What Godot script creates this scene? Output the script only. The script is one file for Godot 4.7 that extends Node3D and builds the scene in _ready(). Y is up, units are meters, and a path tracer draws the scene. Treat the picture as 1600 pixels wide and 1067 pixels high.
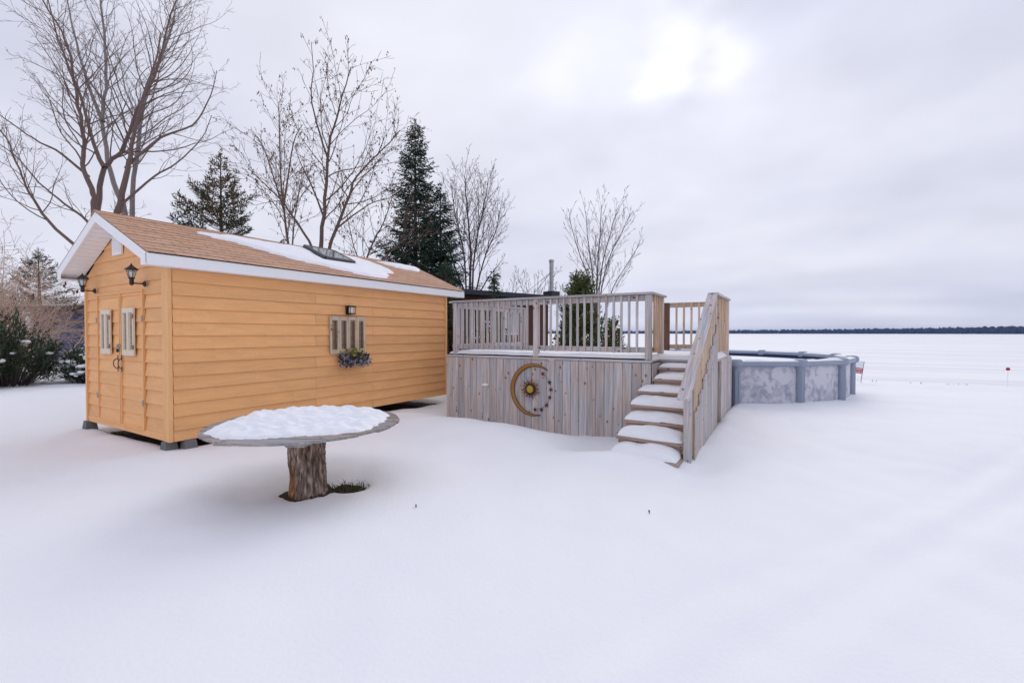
extends Node3D
# Snowy lakeside yard: shed, log-and-spool table, deck with stairs, above-ground pool, bare trees, frozen lake.
# World axes follow the shed: -Z runs along its long wall towards the lake, +X is the open side of the yard.

const V := Vector3.ZERO
const ZF := -2.626      # shed gable face
const XR := -6.553      # shed long wall face
const SW := 2.774
const SL := 5.28
const YB := 0.15
const YT := 2.31
const EAVE := Vector2(-6.395, 2.442)
const RIDGE := Vector2(-7.94, 3.115)
const DL := -5.81       # deck left, right, front, level
const DR := -1.84
const DZ := -7.0
const DY := 1.09
const POOL := Vector3(-2.1, 0.0, -12.7)
const POOL_R := 3.2
const TABLE := Vector3(-3.95, 0.0, -2.7)

var rng := RandomNumberGenerator.new()
var na := FastNoiseLite.new()
var nb := FastNoiseLite.new()
var M := {}
var used := {}

func _ready() -> void:
	# camera: eye height 1.5 m, 16 mm lens
	var cam := Camera3D.new()
	cam.name = "camera"
	cam.fov = 2.0 * rad_to_deg(atan(533.5 / 720.5))
	cam.near = 0.05
	cam.far = 9000.0
	cam.position = Vector3(0, 1.5, 0)
	cam.rotation_degrees = Vector3(-1.02, 31.54, 0)
	add_child(cam)
	cam.current = true
	# overcast sky with a bright thin spot where the sun stands
	var env := Environment.new()
	env.background_mode = Environment.BG_SKY
	env.sky = Sky.new()
	env.sky.sky_material = make_sky()
	env.background_energy_multiplier = 1.0
	env.tonemap_mode = Environment.TONE_MAPPER_LINEAR
	env.tonemap_exposure = 1.21
	env.fog_enabled = true
	env.fog_density = 0.00011
	env.fog_light_color = Color(0.62, 0.74, 1.0)
	env.sdfgi_enabled = true
	env.ssao_enabled = true
	env.ssil_enabled = true
	var we := WorldEnvironment.new()
	we.name = "environment"
	we.environment = env
	add_child(we)
	var sun := DirectionalLight3D.new()
	sun.name = "sun"
	sun.light_energy = 0.24
	sun.light_color = Color(1.0, 0.96, 0.90)
	sun.light_angular_distance = 35.0
	sun.shadow_enabled = true
	add_child(sun)
	sun.look_at_from_position(Vector3.ZERO, -Vector3(-0.149, 0.490, -0.859), Vector3.UP)
	na.seed = 1; na.frequency = 0.5; na.fractal_octaves = 3
	nb.seed = 2; nb.frequency = 0.5; nb.fractal_octaves = 2
	make_materials()
	make_ground()
	far_shore()
	cabin()
	blue_shed()
	shed()
	deck()
	pool()
	trees()
	shed_fittings()
	wall_art()
	table()
	small_things()

func trees() -> void:
	var q := tree_params(0.15, 0.20, 0.035, 2.9, 0.34, 0.66, 0.0038)
	# the two big bare trees behind the gable
	bare_tree("bare_tree", "large many-limbed brown bare tree rising behind the shed's gable peak", "bare trees behind the shed", [
		[P([-16.81, 3.14, -4.97, -16.70, 4.91, -4.93, -16.63, 5.49, -4.84, -16.68, 6.16, -4.67, -16.50, 6.89, -4.66, -16.52, 7.87, -4.52, -16.45, 8.65, -4.43, -16.53, 9.42, -4.25, -16.86, 10.34, -3.92]), 0.115, 0.02, 0.3],
		[P([-16.78, 3.14, -4.99, -16.98, 5.01, -5.07, -17.01, 6.27, -5.25, -16.77, 6.82, -5.58, -16.55, 8.10, -5.91, -16.25, 9.32, -6.28, -16.15, 10.74, -6.54, -16.00, 12.10, -6.83]), 0.12, 0.02, 0.3],
		[P([-16.90, 6.24, -5.22, -17.61, 7.05, -5.18, -18.37, 8.62, -5.13, -19.41, 10.56, -4.91, -20.21, 12.38, -4.84]), 0.075, 0.015],
		[P([-16.57, 4.96, -5.39, -16.14, 6.13, -5.51, -15.90, 6.80, -5.51, -15.48, 8.07, -5.63, -15.05, 8.88, -5.75, -14.75, 9.66, -5.79]), 0.10, 0.015],
		[P([-16.69, 2.8, -5.1, -16.6, 4.0, -5.3, -16.57, 4.98, -5.38]), 0.11, 0.10, 0.3],
		[P([-17.0, 5.9, -4.9, -17.18, 6.42, -4.37, -17.18, 6.58, -3.94, -17.22, 6.87, -3.48, -17.22, 7.18, -3.04]), 0.045, 0.012],
		[P([-16.89, 2.6, -4.92, -16.95, 3.65, -4.74, -17.61, 4.60, -4.20, -17.88, 5.36, -3.89, -17.92, 5.92, -3.73, -18.06, 6.73, -3.50, -18.20, 7.10, -3.27]), 0.075, 0.012, 0.3],
		[P([-16.85, 4.0, -5.0, -17.32, 4.72, -4.93, -18.07, 5.25, -4.65, -18.92, 5.92, -4.32, -19.79, 6.82, -3.99, -20.66, 7.35, -3.64]), 0.055, 0.012],
		[P([-16.3, 6.2, -5.5, -15.28, 7.00, -5.96, -14.38, 7.31, -6.38, -13.82, 8.05, -6.59, -13.54, 8.68, -6.62]), 0.050, 0.010],
		[P([-16.4, 5.2, -5.45, -15.84, 6.04, -6.01, -15.55, 6.50, -6.46, -15.16, 7.34, -6.98, -15.17, 8.12, -7.26]), 0.042, 0.010]], M.bark_red, q, 101, 3)
	bare_tree("bare_tree", "pale grey-barked bare tree standing behind the many-limbed brown tree", "bare trees behind the shed", [
		[P([-20.98, 3.64, -7.12, -21.20, 5.90, -7.12, -21.79, 7.47, -6.90, -22.16, 9.42, -6.81, -22.18, 11.14, -6.93, -22.41, 13.36, -6.93, -22.74, 15.12, -6.87]), 0.135, 0.03, 0.5],
		[P([-20.88, 3.3, -7.18, -20.65, 5.78, -7.13, -20.24, 8.43, -7.21, -19.72, 10.16, -7.32, -18.88, 11.86, -7.64, -18.41, 12.84, -7.71]), 0.15, 0.02, 0.5],
		[P([-22.09, 9.39, -6.79, -23.07, 11.45, -6.54, -23.86, 13.57, -6.42, -24.45, 15.01, -6.40]), 0.08, 0.015]], M.bark_grey, q, 102, 3)
	# the leafy-podded tree over the middle of the roof, and the paler one left of it
	var q2 := tree_params(0.16, 0.17, 0.03, 2.9, 0.36, 0.7, 0.0042)
	bare_tree("bare_tree", "brown bare tree with clinging dead leaves behind the skylight", "bare trees behind the shed", [
		[P([-10.72, 2.70, -7.76, -10.77, 3.63, -7.80, -10.70, 5.09, -7.92, -10.66, 6.47, -8.02, -10.47, 7.60, -8.21, -10.25, 8.65, -8.41]), 0.105, 0.012, 0.0],
		[P([-10.75, 2.70, -7.74, -10.77, 3.66, -7.61, -11.17, 4.58, -7.25, -11.34, 4.99, -7.01, -11.64, 5.41, -6.69, -11.76, 5.66, -6.48]), 0.06, 0.010, 0.4],
		[P([-10.68, 2.70, -7.79, -10.66, 3.65, -7.96, -10.37, 4.96, -8.31, -10.21, 5.78, -8.56, -9.68, 6.58, -9.04, -9.40, 7.14, -9.37]), 0.085, 0.010, 0.4],
		[P([-10.66, 6.1, -8.0, -10.86, 7.03, -7.80, -10.93, 7.75, -7.68, -10.82, 8.38, -7.67, -10.81, 9.09, -7.61]), 0.035, 0.008],
		[P([-10.74, 4.6, -7.9, -11.2, 5.5, -7.85, -11.60, 6.16, -7.82, -12.0, 6.74, -7.91]), 0.035, 0.008],
		[P([-10.5, 4.3, -8.1, -9.9, 5.0, -8.7, -9.5, 5.25, -9.2]), 0.03, 0.008]], M.bark_brown, q2, 103, 2, 650)
	bare_tree("bare_tree", "slender light brown bare tree left of the dead-leaved tree", "bare trees behind the shed", [
		[P([-13.10, 2.87, -8.42, -13.14, 4.14, -8.42, -13.33, 5.79, -8.34, -13.39, 7.44, -8.33, -13.43, 8.51, -8.33]), 0.075, 0.010, 0.0],
		[P([-13.05, 2.87, -8.45, -12.88, 4.39, -8.39, -12.60, 5.50, -8.39, -12.38, 6.01, -8.34]), 0.05, 0.010, 0.4],
		[P([-13.25, 5.3, -8.34, -13.90, 7.01, -8.19, -14.2, 7.57, -8.08]), 0.035, 0.008],
		[P([-13.25, 5.4, -8.35, -13.28, 7.35, -8.70, -13.27, 8.05, -9.01]), 0.035, 0.008]], M.bark_red, q2, 104, 2, 420)
	bare_tree("bare_tree", "thin-stemmed bare tree with a few dead leaves just left of the tall spruce", "bare trees behind the shed", [
		[P([-10.9, 2.7, -9.3, -10.85, 3.9, -9.5, -10.6, 4.9, -9.9, -10.4, 5.8, -10.1]), 0.06, 0.010, 0.0],
		[P([-10.85, 2.9, -9.4, -10.4, 3.9, -9.9, -10.0, 4.6, -10.4, -9.9, 5.2, -10.6]), 0.05, 0.010, 0.4],
		[P([-10.9, 3.0, -9.3, -11.4, 4.2, -9.4, -11.6, 5.2, -9.3]), 0.04, 0.010, 0.4]], M.bark_brown, q2, 105, 2, 320)
	# beyond the cabin, by the lake
	var q3 := tree_params(0.28, 0.12, 0.05, 3.0, 0.34, 0.55, 0.007)
	bare_tree("bare_tree", "round-crowned dark bare tree right behind the tall spruce", "bare trees by the lake", [
		[P([-16.89, 1.5, -22.5, -16.84, 6.19, -22.62, -17.04, 8.91, -22.56, -17.19, 11.05, -22.51]), 0.17, 0.02, 0.0],
		[P([-16.99, 1.8, -22.47, -17.18, 6.19, -22.41, -17.63, 8.52, -22.18, -17.88, 10.46, -22.07]), 0.12, 0.02, 0.5],
		[P([-16.79, 1.8, -22.60, -16.62, 6.58, -22.77, -16.21, 8.91, -23.07, -15.99, 10.66, -23.23]), 0.12, 0.02, 0.5],
		[P([-16.8, 2.2, -22.6, -16.18, 5.80, -23.02, -15.54, 7.74, -23.45, -15.38, 8.91, -23.57]), 0.10, 0.02, 0.5],
		[P([-16.8, 3.0, -22.6, -15.9, 4.8, -23.1, -15.1, 6.0, -23.6]), 0.08, 0.015],
		[P([-16.9, 3.4, -22.5, -17.6, 5.6, -22.0, -18.2, 7.4, -21.8]), 0.08, 0.015]], M.bark_dark, q3, 106, 3)
	bare_tree("bare_tree", "vase-shaped bare tree above the deck railing near the stove pipe", "bare trees by the lake", [
		[P([-8.09, 1.2, -20.89, -8.07, 3.05, -20.89, -8.05, 4.88, -20.95, -7.96, 6.41, -21.03, -7.92, 7.63, -21.08]), 0.085, 0.012, 0.0],
		[P([-8.15, 1.4, -20.85, -8.19, 3.05, -20.82, -8.46, 4.27, -20.68, -8.95, 5.79, -20.41, -9.22, 7.02, -20.27]), 0.065, 0.012, 0.5],
		[P([-8.11, 1.3, -20.87, -8.14, 3.05, -20.85, -8.29, 4.57, -20.80, -8.48, 6.10, -20.71, -8.57, 7.32, -20.68]), 0.065, 0.012, 0.5],
		[P([-8.06, 1.3, -20.9, -8.01, 3.05, -20.93, -7.85, 4.88, -21.07, -7.52, 6.41, -21.30, -7.27, 7.47, -21.48]), 0.065, 0.012, 0.5],
		[P([-8.04, 1.4, -20.92, -7.96, 3.05, -20.96, -7.64, 4.88, -21.20, -7.18, 6.10, -21.51, -6.75, 7.17, -21.79]), 0.06, 0.012, 0.5],
		[P([-8.02, 1.0, -20.95, -7.75, 2.4, -21.09, -7.40, 3.66, -21.26, -6.98, 4.57, -21.59, -6.34, 5.79, -22.01]), 0.05, 0.012, 0.5]], M.bark_far, tree_params(0.26, 0.10, 0.07, 2.6, 0.32, 0.46, 0.006), 107, 3)
	for k in 3:
		var b: Vector3 = [Vector3(-13.9, 0, -21.5), Vector3(-11.3, 0, -20.8), Vector3(-10.2, 0, -22.6)][k]
		var st := []
		rng.seed = 300 + k
		for j in 5:
			var a := TAU * j / 5.0 + k
			var hh: float = [3.4, 3.0, 2.6][k] * rr(0.85, 1.1)
			st.append([PackedVector3Array([b + Vector3(0, 1.0, 0), b + Vector3(cos(a) * 0.35, 1.0 + hh * 0.5, sin(a) * 0.35), b + Vector3(cos(a) * 0.95, 1.2 + hh, sin(a) * 0.95)]), 0.035, 0.010, 0.3])
		bare_tree("bare_sapling", ["thin bare sapling clump right of the round-crowned tree", "low bare sapling clump over the cabin roof, left of the stove pipe", "faint bare sapling clump directly behind the stove pipe"][k], "bare saplings behind the cabin", st, M.bark_far, tree_params(0.24, 0.12, 0.05, 2.8, 0.40, 0.5, 0.006), 310 + k, 3)
	# evergreens
	var sp := {"trunk": 0.13, "low": 0.5, "whorl": 8, "shape": 0.82, "var": 0.50, "gap": 0.10, "lift0": -0.12, "lift1": 0.60, "droop": 0.30, "tip": 0.50, "twigs": 15.0, "inner": 0.08, "hang": -0.65, "sprays": 42.0, "spread": 0.6, "needle": 0.085, "fat": 0.20, "step": 0.19}
	conifer("spruce", "tall dark spruce with a spire top at the far end of the shed", "spruces behind the shed", Vector3(-10.92, 0, -11.58), 8.65, 2.35, sp, M.spruce, 201)
	conifer("spruce", "shorter dark spruce leaning against the right side of the tall spruce", "spruces behind the shed", Vector3(-10.7, 0, -12.6), 6.6, 2.1, sp, M.spruce, 202)
	conifer("spruce", "small bright green spruce at the shed's far corner under the tall one", "spruces behind the shed", Vector3(-9.05, 0, -10.9), 3.75, 0.95, sp, M.spruce_light, 203)
	conifer("spruce", "little green spruce tip showing above the left deck railing", "spruces behind the shed", Vector3(-7.55, 0, -11.3), 3.35, 0.55, sp, M.spruce_light, 204)
	var pi := {"trunk": 0.16, "low": 2.6, "whorl": 5, "shape": 0.85, "var": 0.45, "gap": 0.2, "lift0": -0.05, "lift1": 0.75, "droop": 0.05, "tip": 0.35, "twigs": 10.0, "inner": 0.30, "hang": -0.1, "sprays": 40.0, "spread": 0.9, "needle": 0.17, "fat": 0.11, "step": 0.36}
	conifer("pine_tree", "open-branched pine with rusty brown top behind the front of the shed roof", "pines", Vector3(-20.22, 0, -10.0), 8.9, 4.3, pi, M.pine, 211, M.rust_needles)
	conifer("pine_tree", "dull olive pine behind the thicket at the far left", "pines", Vector3(-36.2, 0, -8.2), 6.2, 3.4, pi, M.olive, 212)
	var yp := {"trunk": 0.06, "low": 0.2, "whorl": 7, "shape": 0.48, "var": 0.55, "gap": 0.04, "lift0": 0.15, "lift1": 0.9, "droop": 0.05, "tip": 0.5, "twigs": 18.0, "inner": 0.10, "hang": 0.0, "sprays": 40.0, "spread": 0.8, "needle": 0.13, "fat": 0.12, "step": 0.16}
	conifer("young_pine", "bushy young green pine right behind the deck's railing", "pines", Vector3(-5.5, 0, -12.9), 3.2, 1.05, yp, M.young_pine, 221)
	conifer("young_pine", "low yellow-green young pine left of the bushy one", "pines", Vector3(-6.1, 0, -13.3), 2.1, 0.5, yp, M.young_pine, 222)
	conifer("young_pine", "small ragged young pine right of the bushy one, seen through balusters", "pines", Vector3(-4.75, 0, -13.6), 1.95, 0.5, yp, M.young_pine, 223)
	# hedge and thickets at the left
	thicket("thicket", "tall warm tan brush at the far left edge behind the cedar shrubs", "thickets at the left", Vector3(-23.4, 0, -3.9), Vector3(1.3, 4.9, 1.5), 56, M.bark_tan, 244, 30)
	shrub("cedar_shrub", "big dark green cedar shrub at the left edge of the yard", "cedar shrubs along the left edge", Vector3(-16.3, 0.1, -3.1), Vector3(1.25, 1.95, 1.0), 150, M.cedar, 231, 40)
	shrub("cedar_shrub", "low snow-dusted cedar shrub beside the shed's left wall", "cedar shrubs along the left edge", Vector3(-15.6, 0.1, -4.7), Vector3(1.15, 1.25, 0.8), 120, M.cedar, 232, 170)
	shrub("cedar_shrub", "dark cedar shrub at the far left, partly out of view", "cedar shrubs along the left edge", Vector3(-15.6, 0.0, -1.8), Vector3(0.8, 1.6, 0.8), 70, M.cedar, 233, 12)
	shrub("cedar_shrub", "dark cedar shrub filling the gap between shed and deck", "cedar shrubs behind the deck", Vector3(-7.0, 0, -10.2), Vector3(0.55, 2.3, 0.55), 80, M.cedar, 234, 10)
	thicket("thicket", "beige tangle of arching twigs with red-brown seed heads left of the shed", "thickets at the left", Vector3(-19.9, 0, -3.5), Vector3(1.0, 3.9, 1.4), 46, M.bark_beige, 241, 40)
	thicket("thicket", "pale curly-twigged thicket before the dark blue shed", "thickets at the left", Vector3(-17.9, 0, -5.2), Vector3(0.9, 2.7, 0.6), 4, M.bark_beige, 242, 12)
	thicket("thicket", "thin dry bush on the lake shore seen through the back railing", "", Vector3(-2.6, -0.35, -19.6), Vector3(0.9, 0.85, 0.4), 16, M.bark_far, 243)
	# pile of boards and a dark box beyond the young pines
	rng.seed = 65
	var t := thing("timber_stack", "small stack of orange-tan boards beyond the young pines", "timber stack", Vector3(-6.75, 0, -19.2))
	for k in 6:
		var mb := MB.new()
		mb.tint = warm(0.7, 1.0, 0.04)
		mb.box(Vector3(rr(-0.02, 0.02), 0.85 + k * 0.15, 0), Vector3(0.42, 0.13, 0.5), Basis(Vector3.UP, 0.5), 0.01)
		obj("board", mb, M.stacked_timber, t)
	for x in [-0.15, 0.15]:
		var mb := MB.new()
		mb.box(Vector3(x, 0.35, 0), Vector3(0.1, 0.9, 0.4), Basis(Vector3.UP, 0.5), 0.01)
		obj("bearer", mb, M.stacked_timber, t)
	var mb := MB.new()
	mb.box(Vector3(0, 0.55, 0), Vector3(0.34, 0.5, 0.4), Basis(Vector3.UP, 0.5), 0.03)
	mb.box(Vector3(-0.24, 0.75, 0), Vector3(0.07, 1.7, 0.07), Basis(Vector3.UP, 0.5), 0.01)
	mb.box(Vector3(0.05, 0.15, 0.05), Vector3(0.8, 0.14, 0.5), Basis(Vector3.UP, 0.5), 0.03)
	var bx := obj("dark_bin", mb, M.black)
	bx.position = Vector3(-6.2, 0.1, -19.3)
	tag(bx, "black box with an upright bar beside the stacked boards", "bin")

class MB:
	var v := PackedVector3Array()
	var n := PackedVector3Array()
	var t := PackedVector2Array()
	var c := PackedColorArray()
	var ix := PackedInt32Array()
	var tint := Color.WHITE
	func vert(p: Vector3, nn: Vector3, uv: Vector2) -> int:
		v.append(p); n.append(nn); t.append(uv); c.append(tint)
		return v.size() - 1
	func tri(a: Vector3, b: Vector3, d: Vector3, nn: Vector3, ua := Vector2.ZERO, ub := Vector2.ZERO, ud := Vector2.ZERO) -> void:
		var i := v.size()
		v.append(a); v.append(b); v.append(d)
		t.append(ua); t.append(ub); t.append(ud)
		for k in 3:
			n.append(nn); c.append(tint)
		ix.append(i)
		if (d - a).cross(b - a).dot(nn) >= 0.0:
			ix.append(i + 1); ix.append(i + 2)
		else:
			ix.append(i + 2); ix.append(i + 1)
	func quad(a: Vector3, b: Vector3, d: Vector3, e: Vector3, nn: Vector3, ua := Vector2.ZERO, ub := Vector2.ZERO, ud := Vector2.ZERO, ue := Vector2.ZERO) -> void:
		tri(a, b, d, nn, ua, ub, ud)
		tri(a, d, e, nn, ua, ud, ue)
	# convex polygon (in order), flat
	func poly(p: PackedVector3Array, nn: Vector3, uvf = null) -> void:
		for i in range(1, p.size() - 1):
			if uvf != null:
				tri(p[0], p[i], p[i + 1], nn, uvf.call(p[0]), uvf.call(p[i]), uvf.call(p[i + 1]))
			else:
				tri(p[0], p[i], p[i + 1], nn)
	# chamfered box; uv in metres, u along the longest side
	func box(ce: Vector3, sz: Vector3, bas := Basis.IDENTITY, bev := 0.003, uvo := Vector2.ZERO) -> void:
		var h := sz * 0.5
		var la := 0
		if sz.y >= sz.x and sz.y >= sz.z: la = 1
		elif sz.z >= sz.x and sz.z >= sz.y: la = 2
		bev = minf(bev, minf(h.x, minf(h.y, h.z)) * 0.45)
		var ax := [Vector3.RIGHT, Vector3.UP, Vector3.BACK]
		for a in 3:
			var b := (a + 1) % 3
			var d := (a + 2) % 3
			if d == la:
				var s := b; b = d; d = s
			var hb := h[b] - bev
			var hd := h[d] - bev
			for sg in [-1.0, 1.0]:
				var nn: Vector3 = ax[a] * sg
				var p := []
				var u := []
				for q in [[-1, -1], [1, -1], [1, 1], [-1, 1]]:
					p.append(ce + bas * (nn * h[a] + ax[b] * hb * q[0] + ax[d] * hd * q[1]))
					u.append(uvo + Vector2(hb * q[0] + h[b], hd * q[1] + h[d] + a * 0.03))
				quad(p[0], p[1], p[2], p[3], bas * nn, u[0], u[1], u[2], u[3])
		if bev <= 0.0: return
		for a in 3:   # edges along a
			var b := (a + 1) % 3
			var d := (a + 2) % 3
			for s1 in [-1.0, 1.0]:
				for s2 in [-1.0, 1.0]:
					var o1: Vector3 = ax[b] * s1 * h[b] + ax[d] * s2 * (h[d] - bev)
					var o2: Vector3 = ax[b] * s1 * (h[b] - bev) + ax[d] * s2 * h[d]
					var e: Vector3 = ax[a] * (h[a] - bev)
					var nn: Vector3 = bas * ((ax[b] * s1 + ax[d] * s2) as Vector3).normalized()
					var l := 2.0 * (h[a] - bev)
					quad(ce + bas * (o1 - e), ce + bas * (o1 + e), ce + bas * (o2 + e), ce + bas * (o2 - e), nn, uvo, uvo + Vector2(l, 0), uvo + Vector2(l, bev), uvo + Vector2(0, bev))
		for sx in [-1.0, 1.0]:
			for sy in [-1.0, 1.0]:
				for s3 in [-1.0, 1.0]:
					var s := Vector3(sx, sy, s3)
					tri(ce + bas * (s * Vector3(h.x, h.y - bev, h.z - bev)), ce + bas * (s * Vector3(h.x - bev, h.y, h.z - bev)), ce + bas * (s * Vector3(h.x - bev, h.y - bev, h.z)), bas * s.normalized(), uvo, uvo, uvo)
	# board between two points, w across (along side), th thick
	func bar(a: Vector3, b: Vector3, w: float, th: float, up := Vector3.UP, bev := 0.003, uvo := Vector2.ZERO) -> void:
		var x := (b - a).normalized()
		var z := x.cross(up).normalized()
		var y := z.cross(x)
		box((a + b) * 0.5, Vector3(a.distance_to(b), th, w), Basis(x, y, z), bev, uvo)
	func tube(p: PackedVector3Array, r: PackedFloat32Array, sides: int, cap := false) -> void:
		var m := p.size()
		if m < 2: return
		var d := (p[1] - p[0]).normalized()
		var s := d.cross(Vector3(0.31, 0.2, 0.93)).normalized()
		var i0 := v.size()
		var len := 0.0
		for i in m:
			if i > 0:
				len += p[i].distance_to(p[i - 1])
				d = (p[mini(i + 1, m - 1)] - p[i - 1]).normalized()
			s = (s - d * s.dot(d)).normalized()
			var q := d.cross(s)
			for k in sides + 1:
				var an := TAU * k / sides
				var o := s * cos(an) + q * sin(an)
				v.append(p[i] + o * r[i]); n.append(o); t.append(Vector2(float(k) / sides, len)); c.append(tint)
		for i in m - 1:
			for k in sides:
				var a := i0 + i * (sides + 1) + k
				var b := a + sides + 1
				ix.append(a); ix.append(b); ix.append(a + 1)
				ix.append(a + 1); ix.append(b); ix.append(b + 1)
		if cap:
			for e in [0, m - 1]:
				var nn := (p[0] - p[1]).normalized() if e == 0 else (p[m - 1] - p[m - 2]).normalized()
				for k in sides:
					tri(p[e], v[i0 + e * (sides + 1) + k], v[i0 + e * (sides + 1) + k + 1], nn)
	# profile of (radius, height) turned about an axis
	func lathe(pr: Array, segs: int, xf := Transform3D.IDENTITY, smooth := false) -> void:
		for i in pr.size() - 1:
			var a: Vector2 = pr[i]
			var b: Vector2 = pr[i + 1]
			var sl := Vector2(b.y - a.y, a.x - b.x).normalized()
			for k in segs:
				var a0 := TAU * k / segs
				var a1 := TAU * (k + 1) / segs
				var am := (a0 + a1) * 0.5
				var d0 := Vector3(cos(a0), 0, sin(a0))
				var d1 := Vector3(cos(a1), 0, sin(a1))
				var dm := Vector3(cos(am), 0, sin(am))
				var nn := xf.basis * (dm * sl.x + Vector3.UP * sl.y)
				var i0 := v.size()
				quad(xf * (d0 * a.x + Vector3.UP * a.y), xf * (d1 * a.x + Vector3.UP * a.y), xf * (d1 * b.x + Vector3.UP * b.y), xf * (d0 * b.x + Vector3.UP * b.y), nn, Vector2(float(k) / segs, a.y), Vector2(float(k + 1) / segs, a.y), Vector2(float(k + 1) / segs, b.y), Vector2(float(k) / segs, b.y))
				if smooth:
					var n0 := xf.basis * (d0 * sl.x + Vector3.UP * sl.y)
					var n1 := xf.basis * (d1 * sl.x + Vector3.UP * sl.y)
					n[i0] = n0; n[i0 + 1] = n1; n[i0 + 2] = n1; n[i0 + 3] = n0; n[i0 + 4] = n1; n[i0 + 5] = n0
	# smooth sheet of nx by ny points; keep(i, j) false leaves that cell out
	func sheet(nx: int, ny: int, pos: Callable, up: Vector3, keep = null, ctr := Vector3.ZERO, flat := Vector3.ONE) -> void:
		# up zero: the sheet wraps round ctr
		var i0 := v.size()
		var ps := PackedVector3Array()
		for j in ny:
			for i in nx:
				ps.append(pos.call(i, j))
		for j in ny:
			for i in nx:
				var du := ps[j * nx + mini(i + 1, nx - 1)] - ps[j * nx + maxi(i - 1, 0)]
				var dv := ps[mini(j + 1, ny - 1) * nx + i] - ps[maxi(j - 1, 0) * nx + i]
				var nn := du.cross(dv).normalized()
				var p := ps[j * nx + i]
				if nn.dot(up if up != Vector3.ZERO else (p - ctr) * flat) < 0.0: nn = -nn
				v.append(p); n.append(nn); t.append(Vector2(p.x, p.z)); c.append(tint)
		for j in ny - 1:
			for i in nx - 1:
				if keep != null and not keep.call(i, j): continue
				var a := i0 + j * nx + i
				var b := a + 1
				var e := a + nx
				var f := e + 1
				if (v[e] - v[a]).cross(v[b] - v[a]).dot(n[a] + n[b] + n[e] + n[f]) >= 0.0:
					for q in [a, b, e, b, f, e]: ix.append(q)
				else:
					for q in [a, e, b, b, e, f]: ix.append(q)
	func mesh() -> ArrayMesh:
		var a := []
		a.resize(Mesh.ARRAY_MAX)
		a[Mesh.ARRAY_VERTEX] = v
		a[Mesh.ARRAY_NORMAL] = n
		a[Mesh.ARRAY_TEX_UV] = t
		a[Mesh.ARRAY_COLOR] = c
		a[Mesh.ARRAY_INDEX] = ix
		var m := ArrayMesh.new()
		m.add_surface_from_arrays(Mesh.PRIMITIVE_TRIANGLES, a)
		return m

# ---------- naming helpers
func obj(called: String, mb: MB, mat: Material, parent: Node = self) -> MeshInstance3D:
	var o := MeshInstance3D.new()
	o.name = numbered(called, parent)
	o.mesh = mb.mesh()
	o.material_override = mat
	parent.add_child(o, true)
	return o

func numbered(called: String, parent: Node) -> String:
	if not parent.has_node(called): return called
	var key := called + str(parent.get_instance_id())
	var k: int = used.get(key, 1)
	used[key] = k + 1
	return "%s_%03d" % [called, k]

func tag(o: Node, label: String, category: String, group := "") -> Node:
	o.set_meta("label", label)
	o.set_meta("category", category)
	if group: o.set_meta("group", group)
	return o

func thing(called: String, label: String, category: String, at := Vector3.ZERO, group := "") -> Node3D:
	var o := Node3D.new()
	o.name = numbered(called, self)
	o.position = at
	add_child(o, true)
	tag(o, label, category, group)
	return o

func stuff(o: Node) -> Node:
	o.set_meta("kind", "stuff")
	return o

func struct(called: String, mb: MB, mat: Material) -> Node:
	var o := obj(called, mb, mat)
	o.set_meta("kind", "structure")
	return o

func lin(r: float, g: float, b: float) -> Color:
	return Color(r, g, b).linear_to_srgb()

func mat(key: String, col: Color, rough := 0.8, tex: Texture2D = null, metal := 0.0) -> StandardMaterial3D:
	var m := StandardMaterial3D.new()
	m.resource_name = key
	m.albedo_color = col
	m.roughness = rough
	m.metallic = metal
	m.vertex_color_use_as_albedo = true
	if tex: m.albedo_texture = tex
	M[key] = m
	return m

func picture(w: int, h: int, f: Callable, mip := true) -> ImageTexture:
	var d := PackedByteArray()
	d.resize(w * h * 3)
	var k := 0
	for y in h:
		for x in w:
			var c: Color = f.call(x, y)
			d[k] = int(clampf(c.r, 0, 1) * 255.0); d[k + 1] = int(clampf(c.g, 0, 1) * 255.0); d[k + 2] = int(clampf(c.b, 0, 1) * 255.0)
			k += 3
	var im := Image.create_from_data(w, h, false, Image.FORMAT_RGB8, d)
	return ImageTexture.create_from_image(im)

func rr(a: float, b: float) -> float: return rng.randf_range(a, b)
func sm(a: float, b: float, x: float) -> float: return smoothstep(a, b, x)
func grey(a: float, b: float) -> Color:
	var k := rr(a, b)
	return Color(k, k, k)
func warm(a: float, b: float, w := 0.04) -> Color:
	var k := rr(a, b)
	var q := rr(-w, w)
	return Color(clampf(k + q, 0, 1), k, clampf(k - q, 0, 1))

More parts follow.
